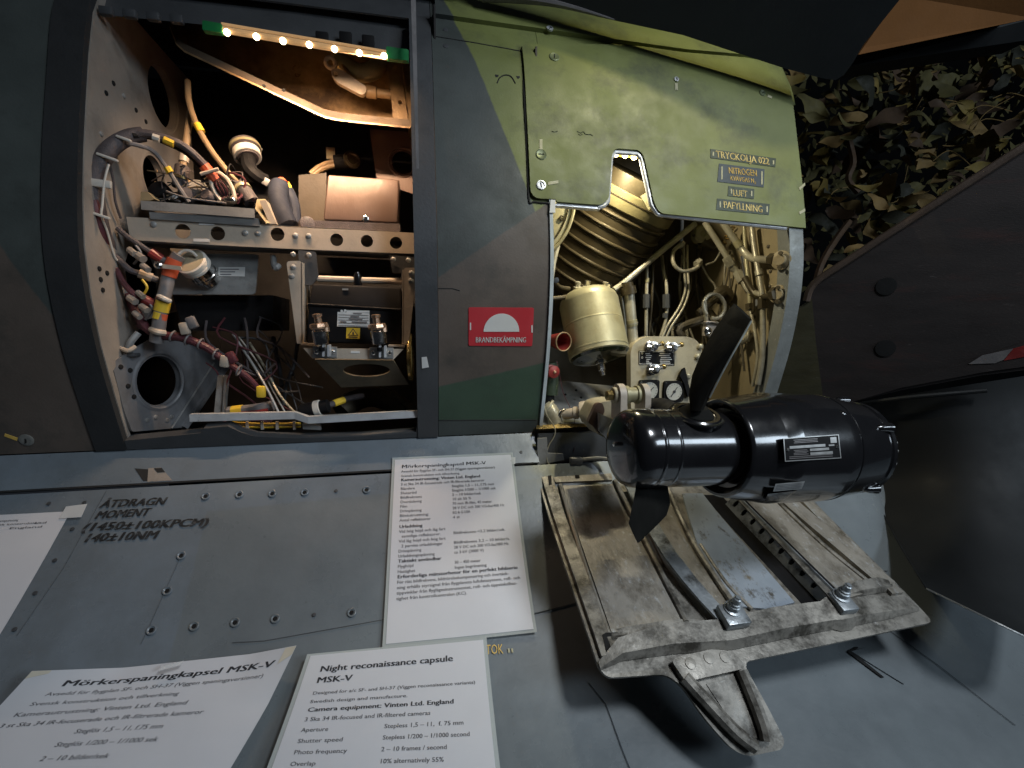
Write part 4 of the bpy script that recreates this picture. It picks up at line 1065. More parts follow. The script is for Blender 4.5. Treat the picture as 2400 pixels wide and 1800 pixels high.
# ================================================================== FIRE-FIGHTING SIGN
t = thing('fire_sign', WALL.S(1174, 815), 'red sign with a white half disc reading BRANDBEKÄMPNING on the brown skin', 'sign')
obj('field', surf([(1098, 720), (1251, 721), (1247, 811), (1098, 810)], WALL, .0012, .0012, (), None, .003), M['red'], t)
cx, q = WALL.hit(1175, 777); rr = abs(WALL.hit(1133, 777)[0] - cx)
obj('half_disc', surf_uv([(cx + rr * math.cos(R(a)), q - rr * math.sin(R(a))) for a in range(0, 181, 9)], WALL, .0018, .0006), M['offwhite'], t)
def wall_text(body, px0, px1, height, m, par, h, bold=0.0, sec=WALL, name='lettering'):
    v, f = glyphs(body, 1.0, bold); w = gwidth(v)
    a, b = sec.hit(*px0), sec.hit(*px1)
    obj(name, MB().add([sec.at(a[0] + (b[0] - a[0]) * x / w, a[1] + (b[1] - a[1]) * x / w - y * height, h) for x, y in v], f), m, par, smooth=0)
wall_text('BRANDBEKÄMPNING', (1114, 802), (1232, 802), .0135, M['offwhite'], t, .0019, .012)
for x, y in ((1101, 764), (1245, 770)):
    obj('screw_wear', surf([(x, y - 8), (x + 3, y - 8), (x + 3, y + 9), (x, y + 9)], WALL, .0016, .0005), M['offwhite'], t)
one('sealant_tape', surf([(1288, 472), (1299, 472), (1299, 502), (1286, 502)], WALL, .0062, .001), M['offwhite'], 'short strip of whitish tape at the top of the right bay edge', 'tape')

# ================================================================== HATCH COVER OVER THE RIGHT BAY
HO = .006
hatch_px = [(1226, 111), (1390, 111), (1500, 116), (1600, 130), (1745, 142), (1834, 158), (1860, 255), (1878, 350), (1887, 440), (1887, 534), (1842, 535), (1543, 503), (1529, 478), (1505, 368), (1494, 356),
            (1440, 352), (1431, 366), (1424, 470), (1407, 484), (1304, 476), (1300, 470), (1241, 468)]
# the hatch follows the wall, so its right rim is a line of constant X
uv = [WALL.hit(*p) for p in hatch_px]
XRH = .724
uvr = []
for (x, y), (u, v) in zip(hatch_px, uv):
    if 1834 <= x and 158 <= y: u = XRH
    if x in (1226, 1241): u = .1955
    uvr.append((u, v))
rads = [.012] + [0] * 4 + [.012] + [0] * 3 + [.003, .004, .010, .012, .012, .010, .010, .010, .014, .014, 0, 0, .018]
uvr = rounded(uvr, rads)
ht = thing('hatch_cover', WALL.S(1550, 535), 'thick light green hatch cover with a notch cut in its lower edge', 'hatch')
obj('cover', surf_uv(uvr, WALL, HO, .0045), M['skin'], ht)
# bare metal edge underneath, a little thicker than the cover
def inset(i0, pts, h, th): return surf(pts, WALL, h, th)
obj('bare_edge', surf([(1306, 473), (1404, 480), (1406, 491), (1300, 482)], WALL, HO - .0046, .010), M['alu_lt'], ht)
nl = [(1425, 472), (1432, 370), (1441, 356), (1494, 360), (1503, 372), (1527, 480), (1542, 502), (1842, 535)]
edge = []
for a, b in zip(nl, nl[1:]):
    for k in range(6): edge.append((a[0] + (b[0] - a[0]) * k / 6, a[1] + (b[1] - a[1]) * k / 6))
edge.append(nl[-1])
pts = [WALL.S(x, y, HO - .007) for x, y in [(1400, 486), (1415, 482)] + edge]
obj('bare_edge', MB().tube(pts, .0042, 8, 0), M['alu_lt'], ht)
obj('edge_seam', MB().tube([WALL.S(x, y, .0012) for x, y in ((1224, 112), (1227, 200), (1233, 320), (1239, 462), (1252, 474), (1300, 477))], .0016, 6), M['line'], ht)
fastener(1297, 141, WALL, .0095, ht, 80, False, HO)
fastener(1266, 367, WALL, .0095, ht, 0, False, HO)
fastener(1266, 438, WALL, .0080, ht, 100, True, HO)
fastener(1581, 193, WALL, .0045, ht, 0, True, HO)
fastener(1782, 224, WALL, .0065, ht, 30, False, HO)
for px in ([(1262, 332), (1269, 332), (1269, 360), (1262, 360)], [(1282, 431), (1306, 427), (1306, 434), (1282, 438)], [(1578, 202), (1584, 202), (1584, 217), (1578, 217)], [(1794, 228), (1804, 232), (1803, 237), (1793, 233)],
           [(1866, 444), (1880, 432), (1881, 438), (1868, 450)], [(1866, 500), (1880, 492), (1881, 498), (1868, 506)]):
    obj('alignment_mark', surf(px, WALL, HO + .0008, .0006), M['pale_ink'], ht)
# worn scuffs in the paint: pencilled note and ring
for pts in ([(1350, 313), (1358, 317), (1364, 314), (1370, 320), (1382, 321), (1386, 324)], [(1291, 313), (1298, 315), (1304, 313)], [(1353, 319), (1357, 322), (1362, 320)]):
    obj('pencil_mark', MB().tube([WALL.S(x, y, HO + .0004) for x, y in pts], .0006, 5), M['placard_green'], ht)
obj('scuff_ring', MB().tube([WALL.S(x, y, .0002) for x, y in ((1165, 195), (1172, 182), (1185, 176), (1198, 180), (1208, 196))], .0011, 5), M['line'], fus)
for x, y in ((1164, 178), (1214, 181)):
    obj('scuff_mark', surf([(x - 4, y - 3), (x + 5, y - 2), (x + 3, y + 3), (x - 2, y + 3)], WALL, .0004, .0003), M['line'], fus)
# four placards
for px, m, lines, hold in (
        ([(1660, 354), (1813, 376), (1811, 396), (1660, 375)], 'placard_green', [('TRYCKOLJA 022', (1673, 374), (1797, 391), .0190)], 'pale'),
        ([(1680, 388), (1786, 401), (1784, 443), (1676, 430)], 'placard', [('NITROGEN', (1702, 411), (1768, 418), .0175), ('KVÄVGAS N₂', (1706, 427), (1766, 434), .0125)], 'gold'),
        ([(1702, 440), (1762, 447), (1761, 470), (1700, 463)], 'placard_green', [('LUFT', (1712, 463), (1746, 466), .0170)], 'pale'),
        ([(1676, 469), (1798, 482), (1796, 507), (1673, 495)], 'placard_green', [('PAFYLLNING', (1690, 491), (1781, 502), .0185)], 'pale')):
    pl = obj('placard', surf(px, WALL, HO + .0008, .0007), M[m], ht)
    for body, a, b, hh in lines:
        wall_text(body, a, b, hh, M['gold_ink'] if hold == 'gold' else M['lemon_ink'] if 'lemon_ink' in M else M['gold_ink'], pl, HO + .0013, .010)
    (x0, y0), (x1, y1) = px[0], px[1]; y3 = px[3][1]; y2 = px[2][1]
    for x, ya, yb in ((x0 + 5, y0 + 7, y3 - 5), (x1 - 8, y1 + 5, y2 - 6)):
        obj('slot_mark', surf([(x, ya), (x + 3, ya), (x + 3, yb), (x, yb)], WALL, HO + .0012, .0004), M['pale_ink'], pl)
# lamp in the notch
lp = thing('notch_lamp', P(1468, 365, .87), 'short strip of three glowing yellow bulbs in the hatch notch', 'light strip')
obj('strip', MB().tube([P(1441, 360, .862), P(1500, 365, .862)], .005, 8, 0), M['ledstrip'], lp)
for x, y in ((1444, 361), (1465, 364), (1486, 368)):
    p = P(x, y, .856); obj('bulb', MB().ball(p, .0052, 2), M['ledy'], lp)
strip_light(lp, P(1466, 372, .852), Vector((1, 0, 0)), Vector((.12, .42, -1)), .05, 1.55, (1.0, .89, .62))

# ================================================================== RIGHT BAY
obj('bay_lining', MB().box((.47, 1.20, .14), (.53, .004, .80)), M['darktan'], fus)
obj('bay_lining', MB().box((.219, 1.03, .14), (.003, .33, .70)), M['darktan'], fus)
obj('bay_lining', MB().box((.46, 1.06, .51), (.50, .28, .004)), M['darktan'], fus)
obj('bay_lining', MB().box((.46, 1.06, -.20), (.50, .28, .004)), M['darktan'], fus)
XW = .706
side = [(wy(z) + .012, z) for z in (.42, .3, .2, .1, 0, -.1, -.17)] + [(1.19, -.17), (1.19, .42)]
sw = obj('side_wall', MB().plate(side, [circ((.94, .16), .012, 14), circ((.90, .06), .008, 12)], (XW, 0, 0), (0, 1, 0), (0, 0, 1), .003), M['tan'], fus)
for y, z in ((.86, .24), (.87, .17), (.86, .12), (.86, .09), (.9, .03), (.88, -.05), (.95, .2), (.87, .02), (.98, .07)):
    obj('rivet', MB().lathe([(.004, 0), (.0035, .002), (.002, .003)], (XW - .0032, y, z), (-1, 0, 0), 10), M['darktan'], sw)
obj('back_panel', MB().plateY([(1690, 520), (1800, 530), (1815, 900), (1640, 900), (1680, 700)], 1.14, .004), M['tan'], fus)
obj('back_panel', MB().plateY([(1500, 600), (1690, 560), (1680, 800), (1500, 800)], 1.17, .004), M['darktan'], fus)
obj('rib', MB().plateY([(1768, 727), (1842, 735), (1842, 742), (1768, 735)], .95, .2), M['darktan'], fus)
obj('bay_floor', MB().add([P(1262, 1000, .868), P(1440, 1000, .868), P(1440, 905, 1.08), P(1290, 890, 1.08)], [(0, 1, 2, 3)]), M['floor_lt'], fus, smooth=0)
for x, y in ((1300, 950), (1322, 945), (1345, 946), (1325, 925), (1350, 915), (1362, 932)):
    obj('rivet', MB().lathe([(.003, 0), (.002, .002)], P(x, y, .98), (0, -.6, .8), 8), M['darkhole'], fus)
obj('sill_strip', MB().add([P(1258, 996, .862), P(1410, 990, .862), P(1410, 998, .850), P(1256, 1006, .850)], [(0, 1, 2, 3)]), M['brass'], fus, smooth=0)
obj('sill_face', MB().plateY([(1262, 1018), (1900, 995), (1900, 1050), (1266, 1085)], .85, .01), M['frame'], fus)

M['dullgold'] = mat('dull_olive_gold', (.17, .145, .07), .45, .35, .2, 16)
# bronze ribbed duct: leans back to the lower left
dt = thing('ribbed_duct', P(1370, 640, 1.05), 'large bronze ribbed air duct slanting behind the hatch notch', 'duct')
A, B = P(1492, 425, .985), P(1366, 660, 1.10)
ax = (B - A).normalized(); L = (B - A).length
rd = .104
prof = [(rd * .97, -.01)]
n = 7
for k in range(n):
    h0 = .055 + (L - .06) * k / n; h1 = .055 + (L - .06) * (k + 1) / n
    prof += [(rd, h0), (rd, h0 + (h1 - h0) * .30), (rd * 1.03, h0 + (h1 - h0) * .36), (rd * 1.038, h0 + (h1 - h0) * .44), (rd * 1.03, h0 + (h1 - h0) * .52), (rd, h0 + (h1 - h0) * .58), (rd, h0 + (h1 - h0) * .62), (rd * 1.016, h0 + (h1 - h0) * .66), (rd, h0 + (h1 - h0) * .72)]
prof += [(rd, L), (rd * .9, L + .02), (rd * .5, L + .035)]
obj('barrel', MB().lathe(prof, A, ax, 56), M['bronze'], dt)
cp = obj('collar', MB().lathe([(rd * .99, .018), (rd * 1.045, .020), (rd * 1.046, .022), (rd * 1.05, .050), (rd * 1.05, .052), (rd * 1.0, .055)], A, ax, 56), M['dullgold'], dt)
obj('collar_seam', MB().lathe([(rd * 1.045, .030), (rd * 1.056, .031), (rd * 1.056, .033), (rd * 1.045, .034)], A, ax, 56), M['bronze'], cp)
obj('tab', MB().box(P(1523, 468, .872), (.03, .002, .026), Matrix.Rotation(R(55), 3, 'Y')), M['gold'], dt)
# gold dish at the left
gd = thing('gold_dish', P(1315, 575, .93), 'bright golden dished cover at the upper left of the right bay', 'cover')
uvd = [(1272, 470), (1345, 470), (1342, 500), (1330, 535), (1312, 565), (1296, 582), (1272, 590)]
obj('dish', MB().plateY(rounded(uvd, 5), .90, .012), M['gold'], gd)
obj('dish_rim', MB().tube([P(x, y, .898) for x, y in ((1345, 470), (1343, 500), (1331, 537), (1312, 568), (1297, 584))], .0035, 8), M['gold'], gd)
obj('dish_groove', MB().tube([P(x, y, .898) for x, y in ((1332, 480), (1328, 505), (1316, 535), (1300, 560))], .0012, 6), M['bronze'], gd)
obj('screw', MB().torus(P(1317, 511, .898), (0, 1, 0), .004, .0012, 14, 6), M['bronze'], gd)
one('pale_strut', MB().tube([P(1306, 575, .91), P(1297, 612, .90), P(1290, 660, .89)], .006, 8), M['pipe'], 'pale bent strut below the golden dish', 'strut')

# gold filter can with a dark bowl
gc = thing('filter_canister', P(1400, 860, .92), 'golden cylindrical filter canister with dark glass bowl underneath', 'canister')
T, Bm = P(1380, 712, .945), P(1404, 832, .905)
ax = (Bm - T).normalized(); L = (Bm - T).length; rc = .0600
obj('can', MB().lathe([(rc * .55, -.022), (rc * .80, -.019), (rc * .95, -.010), (rc, 0), (rc, L * .02), (rc, L * .405), (rc, L * .42), (rc * 1.004, L * .425), (rc * 1.004, L * .44), (rc, L * .445), (rc, L * .46), (rc, L * .885), (rc, L * .9), (rc * 1.012, L * .905), (rc * 1.012, L * .93), (rc, L * .935), (rc, L), (rc * .93, L + .003)], T, ax, 48), M['gold'], gc)
obj('bowl', MB().lathe([(rc * .96, L + .002), (rc * .9, L + .007), (rc * .6, L + .012), (rc * .25, L + .014)], T, ax, 40), M['bowl'], gc)
nt_ = obj('drain_nut', MB().lathe([(.010, L + .012), (.010, L + .018), (.007, L + .019), (.007, L + .032), (.005, L + .033), (.0045, L + .042)], T, ax, 6), M['chrome'], gc)
for x, y in ((1375, 664), (1352, 668), (1416, 668), (1424, 672)):
    s_ = obj('top_fitting', MB().lathe([(.009, 0), (.009, .012), (.006, .013), (.006, .022)], P(x, y + 18, .95), (0, -.3, 1), 8), M['chrome'] if x in (1375, 1424) else M['pipe'], gc)
for i, (pts, r, m, lab) in enumerate((
        ([(1296, 655, .92), (1312, 672, .93), (1335, 676, .94)], .004, 'bronze', 'short bronze pipe at the top left of the golden canister'),
        ([(1290, 700, .92), (1320, 697, .93), (1345, 690, .945)], .0045, 'bronze', 'dark stub pipe entering the canister top from the left'),
        ([(1630, 524, .96), (1545, 593, .97), (1472, 655, .97), (1438, 680, .96)], .0062, 'pipe', 'long straight diagonal strut below the ribbed duct'),
        ([(1455, 690, .98), (1462, 740, .98), (1466, 790, .98)], .0035, 'pipe', 'thin pipe close behind the right of the golden canister'))):
    cable('bay_pipe', [P_ for P_ in pts], r, M[m], lab, 'pipe', 'pipes of the right bay')
t = thing('tall_pipe', P(1484, 800, .95), 'thick pale upright pipe with banded collar right of the golden canister', 'pipe')
obj('tube', MB().tube([P(1474, 680, .955), P(1484, 800, .95), P(1486, 830, .95)], .0108, 14, 0), M['pipe'], t)
obj('collar', MB().tube([P(1471, 672, .955), P(1474, 690, .955)], .0165, 14, 0), M['bronze'], t)
obj('collar', MB().tube([P(1470, 662, .955), P(1471, 672, .955)], .012, 14, 0), M['bronze'], t)
obj('band', MB().tube([P(1480, 750, .95), P(1482, 764, .95)], .0115, 14, 0), M['gold'], t)
obj('ring', MB().tube([P(1481.5, 757, .95), P(1482, 760, .95)], .0122, 14, 0), M['pipe'], t)
def inside(p):
    r_ = ray(p[0], p[1]); return (p[0], p[1], min(p[2], .684 * r_.y / r_.x))
def fit_pipe(pts, r, m, lab, nuts=(), Yo=0):
    pts = [inside(p) for p in pts]; nuts = [(inside(a), inside(b), k, mm) for a, b, k, mm in nuts]
    t = thing('fitted_pipe', P(*pts[-1]), lab, 'pipe', 'fitted pipes of the right bay')
    obj('tube', MB().tube([P(*p) for p in pts], r, 12), M[m], t)
    for a, b, k, mm in nuts:
        obj('nut', MB().tube([P(*a), P(*b)], r * k, 6 if k > 1.5 else 12, 0), M[mm], t)
    return t
fit_pipe([(1516, 625, .99), (1516, 660, .985), (1515, 720, .98), (1514, 800, .98)], .0038, 'pipe', 'slim pipe with coupling just right of the thick upright pipe', [((1516, 690, .982), (1515, 722, .98), 2.0, 'frame'), ((1517, 652, .985), (1516, 662, .985), 1.4, 'gold')])
fit_pipe([(1551, 600, 1.02), (1556, 640, 1.0), (1562, 670, .99), (1562, 740, .985), (1548, 790, .985)], .0036, 'pipe', 'slim kinked pipe with dark nut in the middle of the right bay', [((1562, 690, .987), (1562, 722, .985), 2.3, 'frame'), ((1560, 734, .985), (1559, 745, .985), 1.7, 'frame')])
fit_pipe([(1530, 620, 1.0), (1528, 700, .99), (1520, 790, .99)], .003, 'bronze', 'dark thin pipe behind the slim coupled pipe', [])
fit_pipe([(1602, 575, 1.0), (1604, 640, .985), (1606, 680, .98), (1592, 720, .98), (1566, 760, .98), (1552, 792, .98)], .0028, 'pipe', 'thin curving pipe, left one of a close pair', [])
fit_pipe([(1610, 575, 1.0), (1612, 640, .985), (1614, 684, .98), (1600, 724, .98), (1574, 764, .98), (1560, 794, .98)], .0028, 'pipe', 'thin curving pipe, right one of a close pair', [])
fit_pipe([(1598, 572, .97), (1578, 590, .965), (1580, 620, .96), (1602, 636, .96), (1632, 628, .965), (1640, 616, .97)], .0042, 'pipe', 'bent pipe looping in a hook below the round valve', [((1594, 570, .97), (1600, 576, .97), 2.0, 'pipe'), ((1632, 620, .966), (1640, 612, .97), 1.9, 'pipe')])
fit_pipe([(1640, 612, .975), (1660, 650, .98), (1676, 670, .98), (1678, 700, .98)], .0022, 'pipe', 'thin drooping wire pipe leaving the hooked pipe', [])
fit_pipe([(1655, 620, .98), (1675, 612, .985), (1688, 590, .99)], .0022, 'pipe', 'thin rising wire pipe right of the hooked pipe', [])
fit_pipe([(1651, 520, .945), (1690, 580, .94), (1712, 616, .935), (1738, 652, .93), (1755, 680, .93), (1786, 692, .93)], .0062, 'pipe', 'thick gold pipe with two big nuts slanting to the right wall', [((1702, 602, .937), (1714, 622, .934), 1.6, 'pipe'), ((1728, 638, .931), (1740, 660, .93), 1.7, 'pipe'), ((1716, 626, .934), (1722, 632, .933), 1.3, 'pipe')])
fit_pipe([(1694, 520, .93), (1718, 556, .925), (1738, 582, .92), (1756, 602, .915), (1780, 608, .91), (1815, 608, .905)], .0074, 'pipe', 'thickest cream pipe bending into the upper wall flange', [((1724, 564, .924), (1734, 578, .921), 1.12, 'gold'), ((1806, 608, .906), (1818, 608, .905), 1.6, 'bronze')])
fit_pipe([(1744, 530, .96), (1748, 600, .955), (1754, 660, .95), (1758, 720, .95)], .0042, 'gold', 'straight thin gold pipe behind the nutted pipe', [((1757, 712, .95), (1758, 726, .95), 2.2, 'bronze')])
fit_pipe([(1762, 530, .945), (1768, 580, .94), (1778, 640, .935), (1786, 690, .93), (1788, 760, .93), (1786, 840, .935), (1776, 900, .94)], .0056, 'pipe', 'long cream pipe running the full height at the right wall', [((1786, 700, .93), (1787, 724, .93), 1.6, 'bronze'), ((1778, 634, .935), (1780, 646, .935), 1.4, 'pipe')])
fit_pipe([(1758, 726, .95), (1770, 780, .95), (1776, 840, .95), (1764, 905, .95)], .0036, 'pipe', 'thin lower pipe bowing beside the full-height pipe', [])
fit_pipe([(1745, 650, .90), (1770, 690, .92), (1800, 695, .91), (1815, 690, .90)], .0062, 'bronze', 'bronze stub pipe ending in the lower wall flange', [((1812, 690, .903), (1822, 688, .90), 2.2, 'bronze')])
for (x, y, Y), lab in (((1828, 610, .815), 'oval wall flange of the thickest cream pipe'), ((1822, 690, .82), 'oval wall flange of the bronze stub pipe')):
    t = thing('wall_flange', P(x, y, Y), lab, 'flange', 'flanges on the right wall')
    obj('plate', MB().lathe([(.018, 0), (.018, .004), (.011, .006), (.010, .012)], P(x + 4, y, Y), (-1, -.55, 0), 20), M['tan'], t)
    for dz in (.013, -.013): obj('bolt', MB().lathe([(.004, 0), (.004, .005)], P(x + 2, y, Y - .008) + Vector((0, 0, dz)), (-1, -.5, 0), 6), M['bronze'], t)
t = thing('round_valve', P(1630, 555, 1.0), 'round golden valve body behind the diagonal strut', 'valve')
obj('body', MB().lathe([(.020, 0), (.020, .03), (.016, .034), (.007, .035), (.006, .032)], P(1640, 552, 1.02), (-.35, -1, -.05), 24), M['gold'], t)
obj('screw', MB().ball(P(1626, 552, .98), .004, 1), M['bronze'], t)
obj('side_port', MB().tube([P(1645, 560, 1.0), P(1672, 575, 1.0)], .014, 12, 0), M['bronze'], t)
t = thing('link_chain', P(1700, 560, .97), 'short twisted brass chain between the two thick pipes', 'chain')
for k in range(5): obj('link', MB().torus(P(1716 - k * 6, 535 + k * 11, .97), (math.sin(k * 1.5), .4, math.cos(k)), .0055, .0016, 12, 6), M['brass'], t)
t = thing('ring_pipe', P(1672, 745, .93), 'pipe bent into a ring above a small steel bracket', 'pipe')
c = P(1674, 718, .93)
obj('ring', MB().tube([c + Vector((.025 * math.cos(a), .004 * math.sin(a), .026 * math.sin(a))) for a in [R(k) for k in range(-110, 235, 15)]], .0042, 9, 2), M['pipe'], t)
obj('stem', MB().tube([P(1652, 706, .93), P(1654, 740, .93), P(1658, 765, .93)], .0042, 9), M['pipe'], t)
obj('hub', MB().tube([P(1636, 735, .955), P(1662, 712, .955), P(1698, 686, .955)], .008, 10), M['bronze'], t)
obj('hub_flange', MB().lathe([(.022, 0), (.022, .004), (.012, .007)], P(1694, 692, .965), (-.4, -1, .2), 18), M['bronze'], t)
obj('bracket', MB().box(P(1665, 771, .925), (.030, .014, .032), Matrix.Rotation(R(4), 3, 'Y'), .002), M['beige'], t)
obj('bracket_lid', MB().box(P(1665, 757, .922), (.033, .018, .003)), M['chrome'], t)
obj('bracket_screw', MB().lathe([(.0085, 0), (.0085, .003), (.005, .005), (.0045, .002)], P(1658, 776, .917), (0, -1, 0), 18), M['chrome'], t)
t = thing('white_eye_fitting', P(1750, 785, .90), 'pale eye-shaped tube fitting behind the upper turbine blade', 'fitting')
obj('tube', MB().tube([P(1735, 800, .91), P(1752, 788, .90), P(1760, 778, .895)], .009, 10), M['pipe'], t)
obj('eye', MB().torus(P(1755, 787, .89), (.7, -.7, 0), .010, .003, 18, 8), M['pipe'], t)
cable('bay_pipe', [(1600, 790, .99), (1590, 770, .99), (1630, 755, .99), (1660, 745, .99)], .01, M['darktan'], 'dim thick duct below the ring pipe', 'pipe', 'pipes of the right bay')
t = thing('line_bundle', P(1560, 780, 1.04), 'bundle of thin dim hydraulic lines at the back of the right bay', 'pipes')
rw = random.Random(4)
for k in range(24):
    x0 = rw.uniform(1470, 1740); y0 = rw.uniform(560, 660)
    pts = [inside((x0, y0, 1.09)), inside((x0 + rw.uniform(-14, 14), y0 + rw.uniform(40, 80), 1.07)), inside((x0 + rw.uniform(-34, 34), y0 + rw.uniform(100, 150), 1.06)), inside((x0 + rw.uniform(-50, 50), y0 + rw.uniform(170, 260), 1.05))]
    obj('line', MB().tube([P(*q) for q in pts], rw.uniform(.0015, .0035), 6, 4), M[rw.choice(['pipe', 'bronze', 'darktan', 'pipe', 'frame'])], t)
for k in range(7):
    x = 1690 + k * 17
    cable('dim_pipe', [(x, 800 + (k % 3) * 20, 1.06), (x + 5, 850, 1.05), (x - 6, 910, 1.04)], .004 + .002 * (k % 2), M['pipe' if k % 3 else 'bronze'],
          ['first', 'second', 'third', 'fourth', 'fifth', 'sixth', 'seventh'][k] + ' of the dim back pipes right of the upper blade, counted from the blade', 'pipe', 'dim pipes behind the blade')

# instrument panel with gauges
YG = .925
ip = thing('gauge_panel', P(1560, 960, YG), 'cream gauge panel with rounded top carrying valves and two dials', 'gauge panel')
obj('plate', MB().plateY(rounded([(1479, 965), (1478, 826), (1484, 806), (1512, 788), (1612, 789), (1632, 796), (1645, 815), (1650, 965)], [0, 8, 10, 14, 8, 10, 8, 0]), YG, .02), M['cream'], ip)
for i, (x, y) in enumerate(((1522, 813), (1567, 815), (1526, 866))):
    c = P(x, y, YG)
    v_ = obj('valve', MB().lathe([(.012, 0), (.012, .004), (.0085, .005), (.0085, .016), (.010, .017), (.010, .021), (.005, .022), (.0045, .030)], c, (-.05, -1, .1), 12), M['chrome'], ip)
    obj('handle', MB().tube([c + Vector((-.014, -.018, .002)), c + Vector((.0, -.02, .001)), c + Vector((.016, -.018, .006))], .0032, 8), M['chrome'], v_)
    obj('cap', MB().ball(c + Vector((.019, -.018, .007)), .0055, 2), M['brass'], v_)
obj('wire', MB().tube([P(1532, 812, .91), P(1548, 822, .91), P(1560, 816, .91)], .0008, 5), M['pipe'], ip)
pc = obj('placard', MB().plateY([(1497, 822), (1581, 823), (1581, 857), (1497, 855)], YG - .001, .001), M['black'], ip)
obj('placard_rim', MB().tube([P(x, y, YG - .0016) for x, y in ((1499, 824), (1579, 825), (1579, 855), (1499, 853), (1499, 824))], .0005, 5, 0), M['offwhite'], pc)
random.seed(3)
for row in range(6):
    for x0, x1 in ((1512, 1528), (1545, 1576)):
        y = 828 + row * 4.4
        a = x0 + random.uniform(0, 4); b = x1 - random.uniform(0, 8)
        obj('print', MB().plateY([(a, y), (b, y + .3), (b, y + 2), (a, y + 1.7)], YG - .0016, .0004), M['offwhite'], pc)
for y in (828, 838): obj('print', MB().torus(P(1505, y, YG - .0016), (0, 1, 0), .0018, .0004, 10, 5), M['offwhite'], pc)
M['dial'] = mat('dial_face', (.50, .49, .44), .5, 0, .06, 30, bump=0)
for x, y, ang in ((1519, 915, 40), (1576, 917, 55)):
    c = P(x, y, YG)
    s_ = .0225
    g = obj('gauge', MB().plate(rrect(c.x - s_, c.z - s_, c.x + s_, c.z + s_, .005), [], (0, YG - .006, 0), (1, 0, 0), (0, 0, 1), .006), M['black'], ip)
    obj('dial', MB().lathe([(.0185, 0), (.0185, .0008)], c + Vector((0, -.0062, 0)), (0, -1, 0), 32), M['dial'], g)
    obj('bezel', MB().torus(c + Vector((0, -.0066, 0)), (0, 1, 0), .0192, .0013, 32, 8), M['black'], g)
    dv = Vector((math.cos(R(ang)), 0, math.sin(R(ang))))
    nd = Vector((-dv.z, 0, dv.x))
    q = c + Vector((0, -.0078, 0))
    obj('needle', MB().add([q + dv * .012 + nd * .0008, q + dv * .012 - nd * .0008, q - dv * .013 - nd * .0014, q - dv * .013 + nd * .0014], [(0, 1, 2, 3)]), M['ink'], g, smooth=0)
    obj('needle_hub', MB().lathe([(.003, 0), (.003, .001)], q, (0, -1, 0), 12), M['ink'], g)
    for k in range(13):
        a = R(-45 + k * 22.5); e = Vector((math.cos(a), 0, math.sin(a))); w_ = Vector((-e.z, 0, e.x)) * .0004
        obj('tick', MB().add([q + e * .0165 + w_, q + e * .0165 - w_, q + e * .0140 - w_, q + e * .0140 + w_], [(0, 1, 2, 3)]), M['ink'], g, smooth=0)
    for sx in (-1, 1):
        for sz in (-1, 1): obj('screw', MB().lathe([(.0022, 0), (.0016, .001)], c + Vector((sx * .0185, -.006, sz * .0185)), (0, -1, 0), 8), M['chrome'], g)
# small black lever right of the panel
one('black_lever', MB().plateY([(1600, 866), (1606, 862), (1610, 880), (1614, 900), (1622, 930), (1612, 930), (1604, 900), (1594, 880)], .915, .006), M['black'], 'small black lever at the right edge of the gauge panel', 'lever')
for x, y in ((1634, 836), (1612, 882), (1640, 812)):
    obj('bolt', MB().lathe([(.006, 0), (.006, .005), (.003, .007)], P(x, y, YG), (0, -1, 0), 8), M['pipe'], ip)

# red cup, red knob
t = thing('red_funnel', P(1315, 805, .90), 'dark red funnel-shaped cup facing out beside the golden canister', 'cup')
c = P(1321, 801, .875); ax = Vector((-.35, 1, .05)).normalized()
obj('cup', MB().lathe([(.0178, 0), (.0178, .003), (.010, .045), (.0085, .045), (.0162, .003), (.0170, .0)], c, ax, 32, caps=False), M['redcup'], t)
obj('rim', MB().torus(c, ax, .0175, .0013, 32, 8), M['tancable'], t)
obj('bottom', MB().lathe([(.011, .038), (.011, .045)], c, ax, 20), M['darkhole'], t)
t = thing('red_capped_valve', P(1290, 880, .90), 'dull red knob on a green valve at the left of the right bay', 'valve')
c = P(1300, 872, .872)
obj('knob', MB().lathe([(.008, .03), (.0095, .022), (.0125, .018), (.0125, .013), (.010, .012), (.010, .007), (.012, .006), (.012, .002), (.006, 0), (.003, -.001)], c, (-.25, 1, .05), 20), M['redcup'], t)
obj('tip', MB().ball(c + Vector((0, -.001, 0)), .0035, 2), M['copper'], t)
obj('valve_body', MB().tube([P(1290, 850, .90), P(1292, 890, .90), P(1290, 925, .90)], .014, 12, 0), M['placard_green'], t)
obj('valve_base', MB().tube([P(1286, 922, .90), P(1286, 945, .90)], .011, 12, 0), M['black'], t)
cable('locking_wire', [(1305, 845, .885), (1312, 880, .88), (1320, 920, .88), (1340, 965, .875), (1348, 1000, .86), (1345, 1060, .848)], .0006, M['purple'], 'hair-thin dark locking wire hanging past the red knob', 'wire', None, 5)
cable('loose_string', [(1274, 945, .86), (1283, 975, .855), (1299, 1000, .848), (1300, 1020, .846), (1286, 1045, .845), (1281, 1070, .843), (1290, 1090, .84), (1330, 1090, .84)], .0011, M['pipe'], 'loose pale string curling down from the right bay corner', 'string', None, 6)
